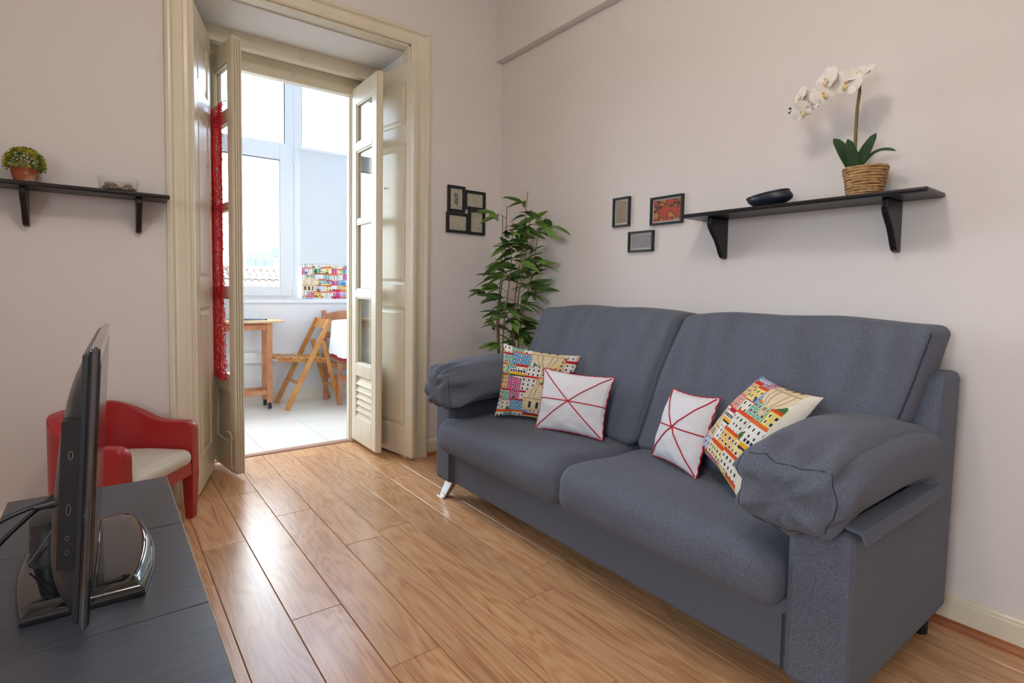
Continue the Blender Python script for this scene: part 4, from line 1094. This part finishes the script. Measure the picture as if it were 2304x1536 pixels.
mb.grid(lambda u, v: top_rail(u, v, 0), 10, 3).grid(lambda u, v: top_rail(u, v, 1), 10, 3, flip=True)
mb.grid(lambda u, v: top_rail(u, 1, v), 10, 2).grid(lambda u, v: top_rail(u, 0, v), 10, 2, flip=True)
build(mb, 'top_rail', M['pine'], fc, weld=True, smooth=40)
FB(MB().beam((1.395, ya+.005, .232), (1.395, yb2-.005, .232), .03, .018, (-.9, 0, .43)), 'stretcher')
FB(MB().beam((1.725, yi, .17), (1.725, yo, .17), .018, .03, (0, 0, 1)), 'stretcher')
for y in (ya, yb2):
    build(MB().tube([(1.478+.02, y-.016, .430), (1.478+.02, y+.03 if y == ya else y+.016, .430)], .004, 8), 'pivot', M['metal'], fc)

# dining chair pushed under the round table
dc = thing('dining_chair', 'solid pine chair with an arched top rail behind the round table', 'chair', (1.93, 5.2, 0))
DB = lambda mb, nm, mt=M['pine_red'], **k: build(mb, nm, mt, dc, bevel=.004, **k)
for x in (1.735, 2.13): DB(MB().beam((x, 5.30, 0), (x, 5.365, .87), .038, .034, (0, -1, 0)), 'back_post')
for x in (1.76, 2.11): DB(B(x-.019, x+.019, 4.965, 5.003, 0, .405), 'leg')
mb = MB()
arch = [(1.754, .775), (2.111, .775)]+[(lerp(2.111, 1.754, i/12), .835+.03*math.sin(math.pi*i/12)) for i in range(13)]
mb.prism(arch, lambda a, b, t: (a, t, b), 5.345, 5.367); build(mb, 'top_rail', M['pine_red'], dc, bevel=.003)
DB(B(1.754, 2.111, 5.330, 5.348, .60, .66), 'back_rail')
DB(B(1.735, 2.135, 4.965, 5.31, .405, .425), 'seat')
for z, nm in ((.36, 'apron'), (.24, 'stretcher')):
    DB(B(1.779, 2.091, 4.975, 4.993, z-.03, z+.03), nm); DB(B(1.752, 1.77, 5.003, 5.30, z-.025, z+.025), nm); DB(B(2.10, 2.118, 5.003, 5.30, z-.025, z+.025), nm)

# round table with a red cloth and a white lace cloth over it
rx, ry, rr_ = 2.09, 4.88, .39
rtb = thing('round_table', 'round table hidden under a white lace cloth', 'table', (rx, ry, 0))
build(MB().lathe([(0, .76), (rr_, .76), (rr_+.004, .772), (rr_, .784), (0, .784)], (rx, ry, 0), 40), 'tabletop', M['pine_red'], rtb, smooth=30)
for a in (60, 225, 315):
    px_, py_ = rx+.31*math.cos(math.radians(a)), ry+.31*math.sin(math.radians(a)); build(MB().tube([(px_, py_, 0), (px_, py_, .76)], [.016, .024], 10), 'leg', M['pine_red'], rtb, smooth=40)
def cloth(name, label, mt, z0, drop, amp, kk, r0, edge=0):
    o = thing(name, label, 'tablecloth', (rx, ry, z0))
    def fn(u, v):
        t = 2*math.pi*u
        if v < .4: r = r0*v/.4; z = z0
        else:
            s_ = (v-.4)/.6; r = r0+.010+.006*s_+(amp*math.sin(kk*t)+amp*.6*math.sin((kk*2-3)*t+1))*s_; z = z0-.004-s_*(drop+.02*math.sin(4*t))-edge*.004*math.sin(60*t)*s_
        return (rx+r*math.cos(t), ry+r*math.sin(t), z)
    build(MB().grid(fn, 140, 16), 'cloth', mt, o, smooth=180, recalc=False, weld=True)
cloth('tablecloth', 'dark red undercloth showing below the lace on the round table', M['red_cloth'], .7865, .325, .012, 9, rr_+.004)
cloth('tablecloth', 'white lace cloth draped over the round table', M['lace'], .7905, .295, .016, 11, rr_+.020, 1)

# ================================================================== OUTSIDE: tiled roof and far buildings
struct('ground', B(-300, 300, -200, 400, -6.2, -6.0), M['ground'], 'hazy ground far below the balcony')
rf = thing('tiled_roof', 'faded clay tiled roof of the house opposite the balcony', 'roof', (5, 18, 0))
build(MB().prism([(16.2, -2.0), (19.0, -2.0), (19.0, 1.60), (16.2, .30)], lambda a, b, t: (t, a, b), .5, 9.0), 'house_wall', M['house'], rf)
def tile_mesh():
    mb = MB(); l, r = .46, .092
    for sgn in (1,):
        n_ = 8
        o = []
        for t in (0, 1):
            rr2 = r*(1 if t == 0 else .88)
            o.append([(rr2*math.cos(math.pi*k/n_), t*l, rr2*.8*math.sin(math.pi*k/n_)) for k in range(n_+1)])
            o.append([((rr2-.014)*math.cos(math.pi*k/n_), t*l, (rr2-.014)*.8*math.sin(math.pi*k/n_)) for k in range(n_+1)])
        vs = o[0]+o[1]+o[2]+o[3]; m_ = n_+1; fs = []
        for k in range(n_): fs += [(k, k+1, 2*m_+k+1, 2*m_+k), (m_+k+1, m_+k, 3*m_+k, 3*m_+k+1), (k+1, k, m_+k, m_+k+1), (2*m_+k, 2*m_+k+1, 3*m_+k+1, 3*m_+k)]
        mb.add(vs, fs)
    return mb
slope = math.atan2(1.30, 2.8); first = None
for c in range(42):
    for r in range(7):
        s_ = r*.43; p = Vector((.6+c*.2, 16.25+s_*math.cos(slope), .33+s_*math.sin(slope)+.012*(r % 2)))-rf.location
        if first is None: first = build(tile_mesh(), 'tile', M['roof_tile'], rf, world=False, smooth=50); first.location = p; first.rotation_euler = (slope-.03, 0, 0)
        else: copy_obj(first, rf, p, (slope-.03, 0, 0))
build(MB().tube([(.5, 19.0, 1.62), (9.0, 19.0, 1.62)], .11, 10), 'ridge', M['roof_tile'], rf, smooth=60)
def house(lab, x0, x1, y0, y1, h, mt, rows, cols, roof=0):
    o = thing('far_building', lab, 'building', ((x0+x1)/2, (y0+y1)/2, -6))
    wl = build(B(x0, x1, y0, y1, -6, h), 'wall', mt, o)
    if roof:
        build(MB().prism([(x0-.3, h), (x1+.3, h), ((x0+x1)/2, h+roof)], lambda a, b, t: (a, t, b), y0-.3, y1), 'roof', M['roof_tile'], o)
    f = None
    for r in range(rows):
        for c in range(cols):
            xc = lerp(x0, x1, (c+.5)/cols); zc = h-1.6-r*3.0
            build(B(xc-.5, xc+.5, y0-.05, y0, zc-.7, zc+.7), 'window', M['house_win'], o)
house('pale blue apartment tower far beyond the tiled roof', 15.6, 19.0, 80, 90, 5.6, M['house_b'], 3, 3)
house('white apartment tower beside the pale blue tower', 19.3, 23.4, 84, 92, 7.6, M['house'], 4, 2)
house('low white house with a gabled roof beyond the tiled roof', 21.0, 27.0, 70, 78, 1.9, M['house'], 1, 3, 1.2)
house('wide pale building on the far hillside', 27.5, 36, 96, 104, 5.4, M['house'], 2, 4, 1.4)
house('small white house behind the roof ridge', 12.6, 16.4, 60, 66, 2.0, M['house'], 1, 2, 1.0)

# ================================================================== ADDED PENDANT LAMP (above the view, warm fill for the room)
gl_ = thing('fill_pendant_lamp', 'unseen white globe pendant lamp added for warm fill light', 'lamp', (.5, .85, ZC))
build(MB().lathe([(0, -.02), (.05, -.018), (.055, 0)], (.5, .85, ZC), 20), 'ceiling_rose', M['lamp_glass'], gl_, smooth=40)
build(MB().tube([(.5, .85, ZC-.02), (.5, .85, ZC-.12)], .004, 6), 'cord', M['wire'], gl_)
em = bpy.data.materials.new('glowing opal globe'); em.use_nodes = True; pb = em.node_tree.nodes['Principled BSDF']
pb.inputs['Base Color'].default_value = (.9, .88, .84, 1); pb.inputs['Emission Color'].default_value = (1.0, .88, .78, 1); pb.inputs['Emission Strength'].default_value = FILL_LAMP_WATTS/(4*math.pi**2*.15**2)
build(MB().lathe([(.15*math.sin(math.pi*i/16)+1e-7*(i in (0, 16)), -.15*math.cos(math.pi*i/16)) for i in range(17)], (.5, .85, ZC-.27), 28), 'globe', em, gl_, smooth=180)
